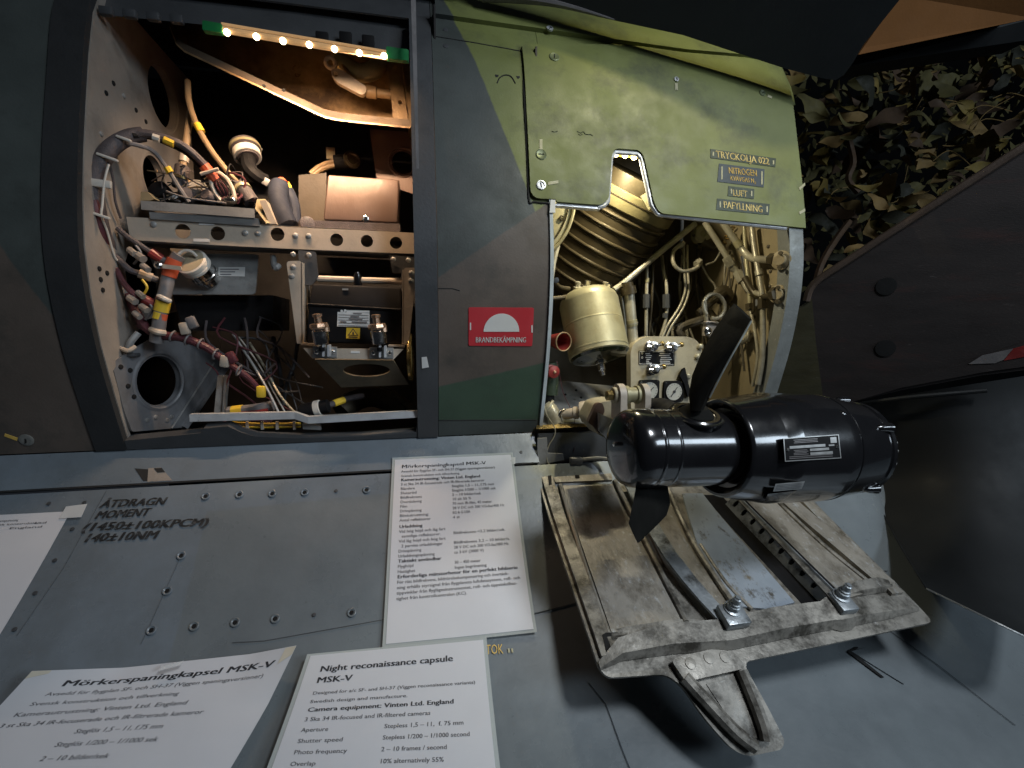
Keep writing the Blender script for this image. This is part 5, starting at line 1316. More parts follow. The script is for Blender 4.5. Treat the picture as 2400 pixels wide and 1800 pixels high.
# steel pipe elbow and fittings on the bay floor
t = thing('floor_elbow', P(1300, 985, .88), 'shiny elbow fitting on the floor of the right bay', 'fitting')
obj('elbow', MB().tube([P(1284, 955, .89), P(1292, 962, .882), P(1298, 975, .878), P(1302, 992, .876)], .0135, 14), M['pipe'], t)
obj('ring', MB().torus(P(1286, 956, .888), (.8, -.3, -.5), .015, .003, 20, 8), M['pipe'], t)
obj('shackle', MB().tube([P(1308, 985, .872), P(1312, 968, .868), P(1322, 962, .868), P(1332, 968, .868)], .004, 8), M['chrome'], t)
t = thing('floor_coupling', P(1350, 970, .87), 'pale coupling with a wide white ring leading to the turbine arm', 'coupling')
c, e = P(1318, 972, .872), P(1392, 962, .845)
ax = (e - c).normalized()
obj('tube', MB().lathe([(.008, 0), (.010, .004), (.010, .022), (.012, .023), (.012, .030), (.008, .031), (.008, .07)], c, ax, 18), M['rail'], t)
obj('white_ring', MB().lathe([(.013, .034), (.0195, .036), (.0205, .044), (.0195, .050), (.012, .052), (.011, .046)], c, ax, 28), M['rail'], t)

# ================================================================== RAM-AIR TURBINE
RA, RB = P(1458, 1050, .560), P(1995, 1047, .588)
RU = (RB - RA).normalized()
def hx(px):                                   # distance along the axis of the point that shows at photo column px
    lo, hi = -.3, .8
    for _ in range(40):
        m = (lo + hi) / 2; p = RA + RU * m
        xc = p.dot(Vector((CY, SY, 0))); z = p.dot(FWD)
        if 1200 + xc / z * FPX < px: lo = m
        else: hi = m
    return lo
def rad(n, h): return pxsize(n, RA + RU * h)
def RC(x, y, r):
    d = ray(x, y).normalized()
    a = d - RU * d.dot(RU); b = -RA - RU * (-RA).dot(RU)
    A, B, C = a.dot(a), 2 * a.dot(b), b.dot(b) - r * r
    D = max(B * B - 4 * A * C, 0)
    return d * ((-B - math.sqrt(D)) / (2 * A))
UPV = Vector((0, 0, 1))
tb = thing('ram_air_turbine', RA + RU * .2 + Vector((0, 0, -.075)), 'gloss black ram-air turbine generator swung out in front of the right bay', 'turbine')
rh = rad(93, 0)
hE = hx(1672)
hub = obj('hub', MB().lathe([(.002, -.006), (rh * .35, -.0056), (rh * .62, -.0044), (rh * .80, -.0020), (rh * .90, .0015), (rh * .965, .007), (rh * .993, .014), (rh, .021), (rh, .0295), (rh, .030), (rh * 1.012, .031), (rh * 1.012, .0335), (rh, .035), (rh, .036), (rh, .051),
                             (rh, .052), (rh * 1.006, .0525), (rh * 1.006, .0545), (rh, .055), (rh, .0565), (rh, hE - .006), (rh, hE - .0045), (rh * .985, hE), (rh * .9, hE + .002)], RA, RU, 72), M['gloss'], tb)
c_ = RC(1462, 1056, rh * .9)
obj('nose_pin', MB().lathe([(.003, -.004), (.003, .002), (.001, .003)], RA + RU * -.010 + Vector((0, 0, .005)), -RU, 10), M['chrome'], hub)
obj('gap_ring', MB().lathe([(rh * .9, hE - .002), (rh * .9, hE + .03)], RA, RU, 48), M['darkhole'], tb)
rn = rad(128, hx(1790))
h0, h1, h2, h3, h4 = hE + .005, hx(1752), hx(1770), hx(1900), hx(1992)
nac = obj('nacelle', MB().lathe([(rn * .70, h0 + .010), (rn * .80, h0 + .0005), (rn * .84, h0), (rn * .865, h0 + .003), (rn * .868, h0 + .0045), (rn * .925, h1 - .02), (rn * .948, h1 - .003), (rn * .952, h1 - .0015), (rn * .957, h1), (rn * .99, h2), (rn * 1.0, h2 + .006), (rn, h2 + .008), (rn, h3 - .012), (rn, h3 - .01),
                                 (rn * .99, h3), (rn * .965, h3 + .012), (rn * .90, h4 - .018), (rn * .86, h4 - .006), (rn * .88, h4 - .004), (rn * .88, h4 + .002), (rn * .84, h4 + .003), (rn * .80, h4 + .002), (rn * .3, h4 + .012)], RA, RU, 80), M['gloss'], tb)
obj('rear_seam', MB().lathe([(rn * .985, h3 + .004), (rn * .993, h3 + .005), (rn * .99, h3 + .007), (rn * .975, h3 + .008)], RA, RU, 72), M['gloss'], nac)
# lugs at the rear flange
side = RU.cross(UPV).normalized()            # toward the viewer side?
if side.y > 0: side = -side
upr = side.cross(RU); upr = upr if upr.z > 0 else -upr
def rim(h, ang, r): return RA + RU * h + (side * math.cos(R(ang)) + upr * math.sin(R(ang))) * r
for ang in (35, -45, 100, -115):
    p = rim(h4 - .016, ang, rn * .88)
    nn = (p - (RA + RU * (h4 - .016))).normalized()
    lg = obj('mounting_lug', MB().tube([p - RU * .016 - nn * .004, p - RU * .004 + nn * .001, p + RU * .012 + nn * .001], lambda u: .003 + .0045 * u, 12), M['gloss'], nac)
    obj('bolt', MB().lathe([(.0036, 0), (.0036, .004), (.0022, .005), (.0022, .007)], p + RU * .012 + nn * .001, RU, 6), M['chrome'], lg)
for ang in (-22, -8, 8, 18):
    p = rim(h4 + .002, ang, rn * .82); obj('bolt', MB().lathe([(.0028, 0), (.0028, .004)], p, RU, 6), M['steelgrey'], nac)
# dished recess by the upper lug
p = RC(1975, 975, rn * .95)
obj('lug_pocket', MB().ball(p, .007, 2, (1, .6, 1)), M['gloss'], nac)
# nameplate
def on_nac(px, r, off, thick, mb=None, n=6):
    (x0, y0), (x1, y1), (x2, y2), (x3, y3) = px
    def fn(u, v, k):
        xa, ya = x0 + (x1 - x0) * u, y0 + (y1 - y0) * u
        xb, yb = x3 + (x2 - x3) * u, y3 + (y2 - y3) * u
        return RC(xa + (xb - xa) * v, ya + (yb - ya) * v, r + off + k)
    return (mb or MB()).patch(fn, n, n, thick)
nl = [(1836, 1027), (1966, 1018), (1972, 1074), (1840, 1082)]
def sub(px, u0, v0, u1, v1):
    def at_(u, v):
        a = (px[0][0] + (px[1][0] - px[0][0]) * u, px[0][1] + (px[1][1] - px[0][1]) * u)
        b = (px[3][0] + (px[2][0] - px[3][0]) * u, px[3][1] + (px[2][1] - px[3][1]) * u)
        return (a[0] + (b[0] - a[0]) * v, a[1] + (b[1] - a[1]) * v)
    return [at_(u0, v0), at_(u1, v0), at_(u1, v1), at_(u0, v1)]
npl = obj('nameplate', on_nac(nl, rn, .0012, .003), M['black'], tb)
M['npmetal'] = mat('nameplate_metal', (.42, .42, .41), .4, .5, .2, 40, bump=0)
for u0, v0, u1, v1 in ((0, 0, 1, .035), (0, .965, 1, 1), (0, 0, .015, 1), (.985, 0, 1, 1)):
    obj('border', on_nac(sub(nl, u0, v0, u1, v1), rn, .0018, .0006), M['npmetal'], npl)
for u0, v0, u1, v1 in ((.10, .36, .74, .47), (.84, .10, .95, .34), (.46, .52, .80, .62), (.46, .68, .86, .79), (.80, .40, .90, .46)):
    obj('blank_field', on_nac(sub(nl, u0, v0, u1, v1), rn, .0018, .0006), M['npmetal'], npl)
random.seed(11)
for v in (.10, .16, .22, .54, .60, .66, .72, .80, .87):
    u0 = .16 + random.uniform(0, .04); u1 = (.62 if v < .3 else .42) + random.uniform(-.04, .02)
    if v > .78: u1 = .85; u0 = .08
    obj('print', on_nac(sub(nl, u0, v, u1, v + .028), rn, .0018, .0005), M['greysleeve'], npl)
for u in (.06, .94):
    q = sub(nl, u, .5, u, .5)[0]; obj('rivet', MB().ball(RC(*q, rn + .0015), .0024, 1), M['chrome'], npl)
st2 = [(1818, 1134), (1886, 1128), (1879, 1146), (1812, 1152)]
sk = obj('grey_sticker', on_nac(st2, rn, .0008, .0008), M['npmetal'], tb)
for v in (.2, .4, .6, .8): obj('print', on_nac(sub(st2, .06, v, .94, v + .06), rn, .0012, .0004), M['greyink'], sk)
obj('drain_plate', on_nac([(1800, 1158), (1868, 1150), (1840, 1172), (1790, 1176)], rn, .0008, .002), M['gloss'], tb)

# blade sockets and blades
def blade(rows, mb=None):
    """rows: (left point, right point, thickness) from root to tip; lens-shaped sections"""
    V, F = [], []; K = 10
    for L_, R_, th in rows:
        d = (R_ - L_); n = d.cross(Vector((0, 0, 1))).normalized()
        if n.y > 0: n = -n
        for k in range(K):
            a = 2 * math.pi * k / K
            u = .5 - .5 * math.cos(a); V.append(L_ + d * u + n * th * math.sin(a))
    for i in range(len(rows) - 1):
        for k in range(K):
            k2 = (k + 1) % K; F.append((i * K + k, i * K + k2, (i + 1) * K + k2, (i + 1) * K + k))
    F.append(tuple(range(K - 1, -1, -1))); F.append(tuple((len(rows) - 1) * K + k for k in range(K)))
    return (mb or MB()).add(V, F)
hb = hx(1612)
root = RA + RU * hb
bd = (P(1640, 930, .545) - root).normalized()
bd = (bd - RU * bd.dot(RU) * .3).normalized()
sock = obj('blade_socket', MB().lathe([(.031, rh * .80), (.031, rh * .99), (.0285, rh * 1.03), (.0245, rh * 1.03), (.0235, rh * .98)], root, bd, 36), M['gloss'], tb)
obj('socket_ring', MB().lathe([(.0315, rh * .93), (.0345, rh * .94), (.0345, rh * .985), (.031, rh * .995)], root, bd, 36), M['gloss'], sock)
obj('blade_root', MB().lathe([(.0215, rh * .9), (.0215, rh * 1.02), (.017, rh * 1.10), (.012, rh * 1.2)], root, bd, 24), M['blade'], sock)
rows = []
for (xl, yl, Yl), (xr, yr, Yr), th in (((1618, 962, .545), (1648, 962, .532), .007), ((1614, 925, .556), (1668, 921, .528), .006), ((1622, 880, .563), (1689, 880, .522), .0048), ((1642, 830, .568), (1713, 836, .518), .004),
                                       ((1672, 775, .570), (1737, 794, .516), .003), ((1700, 735, .571), (1754, 763, .515), .0025), ((1720, 711, .571), (1762, 750, .515), .002)):
    rows.append((P(xl, yl, Yl), P(xr, yr, Yr), th))
bl = obj('blade', blade(rows), M['blade'], tb)
M['bare_edge'] = mat('bare_metal_blade_edge', (.42, .47, .45), .35, .6, .2, 40)
obj('leading_edge', MB().tube([P(1663, 932, .5275), P(1690, 879, .5215), P(1714, 835, .5175), P(1738, 793, .5155), P(1761, 752, .5145)], .0012, 6), M['bare_edge'], bl)
rows = []
for (xl, yl, Yl), (xr, yr, Yr), th in (((1492, 1120, .560), (1562, 1120, .560), .006), ((1489, 1150, .545), (1567, 1152, .565), .0055), ((1480, 1195, .535), (1571, 1180, .562), .0045), ((1473, 1226, .530), (1562, 1208, .558), .0035),
                                       ((1483, 1250, .529), (1533, 1238, .552), .0025), ((1494, 1272, .528), (1500, 1268, .535), .0012)):
    rows.append((P(xl, yl, Yl), P(xr, yr, Yr), th))
obj('blade', blade(rows), M['blade'], tb)
# the swinging arm and hinge that carry the turbine
arm = thing('twin_lug_hinge', P(1470, 970, .72), 'pale twin-lug hinge with brass bolt holding the turbine arm', 'hinge')
YH = .70
for x0, x1 in ((1437, 1466), (1494, 1520)):
    w = (x1 - x0)
    lug_px = rounded([(x0, 905), (x0 + 8, 900), (x1 - 4, 900), (x1, 908), (x1, 965), (x0 + w * .5, 965), (x0 + w * .5, 925), (x0, 925)], 3)
    c = P((x0 + x1) / 2, 926, YH)
    r = pxsize(27, c)
    th = pxsize(w * .55, c)
    mb = MB()
    prof = [(-r, -r * 2.1), (-r, 0)] + [(r * math.cos(R(a)), r * math.sin(R(a))) for a in range(170, -1, -12)] + [(r, 0), (r, -r * 2.1)]
    mb.plate(prof[::-1], [], c + Vector((th / 2, 0, 0)), (0, 1, 0), (0, 0, 1), th)
    obj('lug', mb, M['rail'], arm)
c0, c1 = P(1425, 927, YH), P(1530, 926, YH)
ax = Vector((1, 0, 0))
L = (c1 - c0).length
obj('barrel', MB().lathe([(pxsize(20, c0), L * .34), (pxsize(22, c0), L * .36), (pxsize(22, c0), L * .43), (pxsize(18, c0), L * .44), (pxsize(18, c0), L * .60), (pxsize(22, c0), L * .61), (pxsize(22, c0), L * .66)], c0, ax, 28), M['gold'], arm)
obj('washer', MB().lathe([(.012, L * .10), (.013, L * .12), (.013, L * .17), (.010, L * .18)], c0, ax, 24), M['cream'], arm)
obj('nut', MB().lathe([(.005, -.004), (.0085, -.002), (.0085, L * .10)], c0, ax, 6), M['brass'], arm)
one('swinging_arm', MB().tube([P(1520, 962, .70), P(1555, 962, .68), P(1585, 985, .63), P(1590, 1020, .595)], .019, 18), M['black'], 'thick black arm curving from the hinge down to the turbine hub', 'arm')
t = thing('forged_bracket', P(1400, 1000, .76), 'brown-grey forged bracket left of the turbine hinge', 'bracket')
obj('forging', MB().plateY(rounded([(1378, 985), (1396, 948), (1412, 942), (1440, 938), (1470, 945), (1475, 1000), (1425, 1030), (1405, 1020)], 6), .755, .05), M['cream'], t)
obj('end_face', MB().plateY(rounded([(1378, 990), (1398, 946), (1412, 944), (1418, 962), (1404, 995), (1408, 1018), (1392, 1000)], 6), .75, .01), M['boxbrown'], t)
obj('web', MB().plateY([(1404, 968), (1440, 985), (1440, 1045), (1405, 1010)], .742, .02), M['steelgrey'], t)
one('hinge_pin', MB().tube([P(1345, 1080, .838), P(1400, 1074, .825), P(1432, 1078, .80)], .004, 8), M['steelgrey'], 'thin bent hinge pin at the top edge of the open door', 'pin')
one('pin_block', MB().box(P(1350, 1080, .835), (.024, .012, .014), None, .003), M['steelgrey'], 'small metal block on the hinge pin of the open door', 'block')

# ================================================================== OPEN DOOR
dr = thing('open_door', DOOR.S(1600, 1300), 'weathered open access door with straps and tongue hanging below the turbine', 'door')
def dsurf(px, h=0.0, thick=.004, holes=(), radv=0): return surf(px, DOOR, h, thick, holes, None, radv)
XD0, XD1 = .215, .722
qn = DOOR.hit(1401, 1578)[1]
left = DOOR.hit(1403, 1592); right = DOOR.hit(2205, 1456)
tong = [DOOR.hit(*p) for p in ((1562, 1580), (1599, 1608), (1655, 1690), (1714, 1755), (1751, 1774), (1832, 1757), (1840, 1738), (1790, 1640), (1748, 1566), (1750, 1550))]
out = [(XD0, .003), (XD1, .003), (XD1, right[1] - .004), (XD1 - .006, right[1])] + tong[::-1] + [(left[0] + .012, left[1]), (XD0, left[1] - .012)]
out = rounded(out, [0, 0, .004, .004, .02, .01, .01, .015, .012, .01, .02, .02, .02, .03, .012, .012])
obj('skin', surf_uv(out, DOOR, 0, .005), M['doorframe'], dr)
# raised rims along the sides and across the foot
q_end = qn - .016
obj('side_rail', surf_uv([(XD0 + .006, .01), (XD0 + .026, .01), (XD0 + .026, q_end), (XD0 + .006, q_end)], DOOR, .007, .007), M['doorframe'], dr)
obj('side_rail', surf_uv([(XD1 - .030, .01), (XD1 - .010, .01), (XD1 - .010, q_end - .03), (XD1 - .030, q_end - .03)], DOOR, .006, .006), M['doormetal'], dr)
obj('top_rail', surf_uv([(XD0 + .03, .006), (XD1 - .03, .006), (XD1 - .03, .03), (XD0 + .03, .03)], DOOR, .006, .006), M['doormetal'], dr)
# field panels
pa = obj('panel', dsurf([(1318, 1142), (1434, 1140), (1594, 1458), (1432, 1488)], .0050, .005, (), .003), M['doormetal'], dr)
obj('panel', dsurf([(1290, 1110), (1430, 1108), (1434, 1130), (1300, 1136)], .0065, .006, (), .003), M['doormetal'], dr)
obj('panel', dsurf([(1470, 1142), (1560, 1142), (1620, 1290), (1712, 1430), (1660, 1462), (1560, 1330)], .0020, .002), M['doormetal'], dr)
obj('panel', dsurf([(1598, 1160), (1645, 1160), (1860, 1416), (1800, 1432), (1730, 1425), (1640, 1300)], .0042, .004), M['doorblue'], dr)
obj('panel', dsurf([(1722, 1182), (1815, 1178), (2046, 1388), (1965, 1412), (1930, 1390)], .0048, .005, (), .003), M['doormetal'], dr)
obj('panel', dsurf([(1826, 1178), (1862, 1176), (2095, 1372), (2062, 1382)], .0070, .007, (), .003), M['doormetal'], dr)
obj('channel', dsurf([(1648, 1160), (1690, 1160), (1930, 1410), (1890, 1428)], .0005, .001), M['black'], dr)
# stringers (rounded ridges running down the door)
for pts, r, m in (([(1440, 1130), (1520, 1290), (1606, 1462)], .0045, 'doorframe'), ([(1312, 1140), (1360, 1300), (1424, 1490)], .004, 'doormetal'), ([(1565, 1150), (1620, 1270), (1720, 1425)], .005, 'doorframe'),
                  ([(1640, 1280), (1700, 1370), (1760, 1432)], .003, 'doorframe'), ([(1818, 1178), (1930, 1285), (2052, 1384)], .0042, 'doorframe')):
    obj('stringer', MB().tube([DOOR.S(x, y, .004) for x, y in pts], r, 8, 8), M[m], dr)
# perforated rail: upright web with holes
wq0, wq1 = DOOR.hit(1702, 1182), DOOR.hit(1940, 1432)
def webf(s_, t_, k):                         # s along, t up
    u = wq0[0] + (wq1[0] - wq0[0]) * s_; v = wq0[1] + (wq1[1] - wq0[1]) * s_
    p = DOOR.at(u, v, .001 + t_ * .026)
    return p + Vector((.012 * t_, 0, 0)) + Vector((1, 0, 0)) * k
hs = [[(s0 + .016 * math.cos(R(a)), .5 + .27 * math.sin(R(a))) for a in range(0, 360, 30)] for s0 in [.06 + .098 * k for k in range(9)]]
obj('perforated_web', MB().sheet([(0, 0), (1, 0), (1, 1), (0, 1)], hs, webf, .002, [k / 12 for k in range(1, 12)]), M['strap'], dr)
obj('dark_hole_backing', MB().sheet([(0, .05), (1, .05), (1, .95), (0, .95)], [], lambda a_, b_, k: webf(a_, b_, k) + Vector((.006, 0, 0)), .003, [k / 12 for k in range(1, 12)]), M['black'], dr)  # black sheet added behind the web so its holes look dark
obj('web_flange', surf([(1705, 1176), (1722, 1176), (1960, 1432), (1940, 1438)], DOOR, .024, .0025), M['doorframe'], dr)
# curved strap with bolt block
sp_ = [(1470, 1140), (1500, 1205), (1530, 1270), (1565, 1325), (1605, 1375), (1645, 1420), (1690, 1466)]
L_, R_ = [], []
for i, (x, y) in enumerate(sp_):
    L_.append((x - 14, y + 4)); R_.append((x + 15, y - 4))
obj('strap', MB().sheet([DOOR.hit(*p) for p in L_ + R_[::-1]], [], lambda u, v, k: DOOR.at(u, v, .016 + .006 * math.sin(max(0, min(1, (v - .03) / .3)) * math.pi) + k), .004, None, frange(.02, .40, .02)), M['strap'], dr)
def bolt_block(x, y, w, m):
    p = DOOR.S(x, y, .022)
    n = (DOOR.S(x, y, .03) - DOOR.S(x, y, .02)).normalized()
    e = Vector((1, 0, 0)); f = n.cross(e).normalized()
    rot = Matrix((e, f, n)).transposed()
    bk = obj('bolt_block', MB().box(p, (w, .030, .012), rot, .0015), M['strap'], dr)
    obj('bolt', MB().lathe([(.0115, 0), (.0115, .002), (.0085, .003), (.0085, .010), (.007, .011), (.007, .014), (.0055, .015), (.005, .023), (.0035, .024), (.003, .026)], p + n * .006 + f * .006, n, 12), M['strap'], bk)
bolt_block(1706, 1466, .034, 0)
bolt_block(1958, 1434, .026, 0)
# foot bar: cast cross member
def bar(pts, w, hgt, m, name):
    V, F = [], []; n = len(pts)
    for x, y, ww, hh in pts:
        u, v = DOOR.hit(x, y)
        for dv, k in ((-ww / 2, .002), (-ww * .42, hh), (ww * .30, hh * .8), (ww / 2, .002)): V.append(DOOR.at(u, v + dv, k))
    for i in range(n - 1):
        for k in range(3): F.append((i * 4 + k, i * 4 + k + 1, (i + 1) * 4 + k + 1, (i + 1) * 4 + k))
        F.append((i * 4 + 3, i * 4, (i + 1) * 4, (i + 1) * 4 + 3))
    F += [(0, 1, 2, 3), tuple((n - 1) * 4 + k for k in (3, 2, 1, 0))]
    return obj(name, MB().add(V, F), m, dr, smooth=25)
bar([(1404, 1562, .010, .003), (1450, 1528, .024, .015), (1560, 1504, .034, .018), (1700, 1492, .036, .016), (1820, 1466, .038, .018), (1930, 1448, .036, .016), (1945, 1446, .044, .021), (1968, 1442, .044, .021), (1985, 1440, .034, .016), (2060, 1428, .032, .013), (2140, 1418, .020, .006)], 0, 0, M['doorframe'], 'cross_member')
bar([(1980, 1392, .012, .005), (2010, 1384, .02, .012), (2060, 1376, .02, .012), (2100, 1372, .01, .004)], 0, 0, M['doorframe'], 'cross_member')
bar([(1404, 1490, .006, .002), (1470, 1486, .014, .007), (1580, 1468, .014, .007), (1640, 1460, .008, .003)], 0, 0, M['doorframe'], 'cross_member')
# tongue casting
tf = [(1568, 1556), (1590, 1545), (1660, 1530), (1712, 1534), (1735, 1562), (1735, 1572), (1600, 1602)]
tg = obj('tongue_pad', surf(rounded(tf, 8), DOOR, .010, .010), M['doorframe'], dr)
for x, y in ((1612, 1562), (1655, 1550), (1692, 1547)):
    p = DOOR.S(x, y, .010); n = (DOOR.S(x, y, .02) - p).normalized()
    obj('plug', MB().lathe([(.007, -.002), (.007, .001), (.004, .0015)], p, n, 12), M['doorframe'], tg)
for pts in ([(1600, 1590), (1660, 1655), (1718, 1715), (1762, 1748)], [(1733, 1575), (1760, 1640), (1782, 1700), (1790, 1735)]):
    obj('tongue_rib', MB().tube([DOOR.S(x, y, .006) for x, y in pts], .008, 8, 6), M['doorframe'], dr)
obj('tongue_recess', surf([(1655, 1604), (1712, 1590), (1745, 1650), (1775, 1728), (1760, 1735), (1705, 1680)], DOOR, .0012, .001), M['doorframe'], dr)
for px in ([(1409, 1496), (1418, 1490), (1431, 1492), (1431, 1498), (1420, 1500), (1432, 1530), (1418, 1536)], [(1508, 1492), (1516, 1488), (1518, 1500), (1508, 1502)], [(1346, 1120), (1356, 1120), (1357, 1127), (1347, 1127)],
           [(1282, 1115), (1290, 1114), (1292, 1142), (1285, 1144)]):
    obj('slot', surf(px, DOOR, .0075, .0006), M['darkhole'], dr)
one('hinge_flange', MB().plateY([(1260, 1028), (1282, 1026), (1284, 1062), (1320, 1064), (1322, 1078), (1260, 1090)], .842, .004), M['steelgrey'], 'grey angle flange at the upper left corner of the open door', 'flange')

# ================================================================== PAPERS
def paper(name, corners, W, H, lines, label, m='paper', lift=None, lam=True, ink='ink', h0=.003, printname='printed_text'):
    C = [SKIRT.hit(*c) for c in corners]
    base = SKIRT.S(*corners[0])
    t = thing(name, base, label, 'sheet')
    lift = lift or (lambda u, v: 0.0)
    def fn(u, v, k):
        a = (C[0][0] + (C[1][0] - C[0][0]) * u, C[0][1] + (C[1][1] - C[0][1]) * u)
        b = (C[3][0] + (C[2][0] - C[3][0]) * u, C[3][1] + (C[2][1] - C[3][1]) * u)
        return SKIRT.at(a[0] + (b[0] - a[0]) * v, a[1] + (b[1] - a[1]) * v, h0 + k + lift(u, v))
    if lam:
        e = .022
        obj('laminate', MB().patch(lambda u, v, k: fn(-e + (1 + 2 * e) * u, -e * .7 + (1 + 1.4 * e) * v, k - .0006), 16, 20, .0008), M['lamin'], t)
    obj('sheet', MB().patch(lambda u, v, k: fn(u, v, k), 24, 24, .0004), M[m], t)
    if 'yellowed' in label:
        obj('stained_corner', MB().patch(lambda u, v, k: fn(.955 + .045 * u, .004 + (.10 - .05 * u) * v, .0007 + k), 4, 4, .0003), M['oldpaper'], t)
        obj('stained_corner', MB().patch(lambda u, v, k: fn(.002 + .06 * u, .002 + (.05 - .03 * u) * v, .0007 + k), 4, 4, .0003), M['oldpaper'], t)
    for body, u, v, size, bold, width in lines:
        vv, ff = glyphs(body, 1.0, .022 if bold else .008)
        w = gwidth(vv) or 1
        mb = MB().add([fn(u + x * width / w, v - y * size, .0006) for x, y in vv], ff)
        obj('heading' if bold else 'printed_line', mb, M[ink if bold else 'greyink'], t, smooth=0)
    return t
s, pch = .024, .0270
rows_ = [('b', 'Mörkerspaningkapsel MSK-V', None), ('s', 'Avsedd för flygplan SF- och SH-37 (Viggen spaningsversioner)', None), ('s', 'Svensk konstruktion och tillverkning.', None), ('B', 'Kamerautrustning: Vinten Ltd. England', None),
         ('n', '3 st Ska 34 IR-focuserade och IR-filtrerade kameror', None), ('n', 'Bländare', 'Steglös 1,5 – 11, f.75 mm'), ('n', 'Slutartid', 'Steglös 1/200 – 1/1000 sek'), ('n', 'Bildfrekvens', '2 – 10 bilder/sek'),
         ('n', 'Övertäckning', '10 alt 55 %'), ('n', 'Film', '70 mm IR-film, 42 meter'), ('n', 'Drivspänning', '28 V DC och 200 V/3-fas/400 Hz'), ('n', 'Blixtutrustning:', 'EG & G USA'), ('n', 'Antal reflektorer', '4 st'), ('g', '', None),
         ('B', 'Urladdning', None), ('n', 'Vid hög höjd och låg fart', None), ('n', '  samtliga reflektorer.', 'Bildfrekvens <3,2 bilder/sek.'), ('n', 'Vid låg höjd och hög fart', None), ('n', '  2 parvisa urladdningar', 'Bildfrekvens 3,2 – 10 bilder/s.'),
         ('n', 'Drivspänning', '28 V DC och 200 V/3-fas/400 Hz'), ('n', 'Urladdningsspänning', 'ca 3 kV (3000 V)'), ('B', 'Taktiskt användbar', None), ('n', 'Flyghöjd', '30 – 450 meter'), ('n', 'Hastighet', 'Ingen begränsning'),
         ('B', 'Erforderliga mätstorheter för en perfekt bildserie', None), ('n', 'För rätt bildfrekvens, bildrörelsekompensering och övertäck-', None), ('n', 'ning erhålls styrsignal från flygplanets luftdatasystem, roll- och', None),
         ('n', 'tippvinklar från flyglägesinstrumentet, roll- och tippvinkelhas-', None), ('n', 'tighet från kontrollcentralen (KC).', None)]
L1 = []
v = .062
for kind, a, b in rows_:
    if kind == 'g': v += .010; continue
    sz = {'b': .036, 's': .0195, 'B': .025, 'n': .0225}[kind]
    wid = {'Mörkerspaningkapsel MSK-V': .72}.get(a)
    wid = wid or {'B': .0178, 's': .0132, 'n': .0142 if len(a) < 45 else .0136}[kind] * len(a.strip())
    L1.append((a.strip(), .055 + (.02 if a.startswith('  ') else 0), v, sz, kind in 'bB', wid))
    if b: L1.append((b, .47, v, sz, False, .0142 * len(b)))
    v += pch
paper('information_sheet', [(926, 1080), (1196, 1068), (1249, 1478), (905, 1513)], .21, .297, L1, 'white laminated Swedish text sheet on the lower skin below the brown panel', lift=lambda u, v: .002 + .003 * v * abs(u - .5))
rows2 = [('b', 'Night reconaissance capsule', None), ('b', 'MSK-V', None), ('s', 'Designed for a/c SF- and SH-37 (Viggen reconaissance variants)', None), ('s', 'Swedish design and manufacture.', None), ('B', 'Camera equipment: Vinten Ltd. England', None),
         ('n', '3 Ska 34 IR-focused and IR-filtered cameras', None), ('n', 'Aperture', 'Stepless 1,5 – 11,  f. 75 mm'), ('n', 'Shutter speed', 'Stepless 1/200 – 1/1000 second'), ('n', 'Photo frequency', '2 – 10 frames / second'),
         ('n', 'Overlap', '10% alternatively 55%'), ('n', 'Film', '70 mm IR film, 42 meter'), ('n', 'Current', '28 V DC and 200 V / 3-phase / 400 Hz'), ('n', 'Flash equipment', 'EG & G USA')]
L2 = []; v = .125
for kind, a, b in rows2:
    sz = {'b': .058, 's': .030, 'B': .039, 'n': .036}[kind]
    wid = {'Night reconaissance capsule': .74, 'MSK-V': .19, 'Designed for a/c SF- and SH-37 (Viggen reconaissance variants)': .86, 'Camera equipment: Vinten Ltd. England': .74, '3 Ska 34 IR-focused and IR-filtered cameras': .62}.get(a)
    L2.append((a, .075, v, sz, kind in 'bB', wid or .0160 * len(a)))
    if b: L2.append((b, .47, v, sz, False, .0140 * len(b)))
    v += {'b': .078, 's': .056, 'B': .060, 'n': .066}[kind]
paper('information_sheet', [(733, 1547), (1130, 1510), (1172, 1940), (598, 1940)], .21, .297, L2, 'white laminated English text sheet headed Night reconaissance capsule at the bottom', lift=lambda u, v: .010, h0=.008)
L3 = [('Mörkerspaningkapsel MSK-V', .14, .115, .058, True, .80), ('Avsedd för flygplan SF- och SH-37 (Viggen spaningsversioner)', .12, .175, .034, False, .80), ('Svensk konstruktion och tillverkning', .10, .235, .034, False, .52),
      ('Kamerautrustning: Vinten Ltd. England', .08, .300, .038, False, .60), ('3 st Ska 34 IR-focuserade och IR-filtrerade kameror', .07, .365, .038, False, .70), ('Steglös 1,5 – 11, f.75 mm', .36, .435, .040, False, .30), ('Steglös 1/200 – 1/1000 sek', .34, .510, .040, False, .34),
      ('2 – 10 bilder/sek', .34, .590, .040, False, .22), ('10 alt 55 %', .34, .670, .040, False, .16)]
def lift3(u, v):
    return .006 + .030 * max(0, 1 - v * 3) * (max(0, u - .8) * 1.2 + max(0, .3 - u) * 1.4) * 2
t3 = paper('information_sheet', [(118, 1592), (704, 1528), (440, 1990), (-400, 1990)], .21, .297, L3, 'unlaminated white Swedish text sheet with curling yellowed corners, bottom left', lift=lift3, lam=False, h0=.008)
L4 = [('flygplanets spaningsutrustning', .60, .052, .020, False, .16), ('Svensk konstruktion', .62, .078, .018, False, .26), ('kameror', .58, .118, .020, False, .10), ('Ltd', .85, .080, .02, False, .06), ('England', .74, .108, .020, False, .16)]
paper('information_sheet', [(-320, 1225), (168, 1200), (-60, 1590), (-760, 1640)], .21, .297, L4, 'white sheet cut off by the left edge, held by a strip of clear tape', lam=False, ink='greyink')
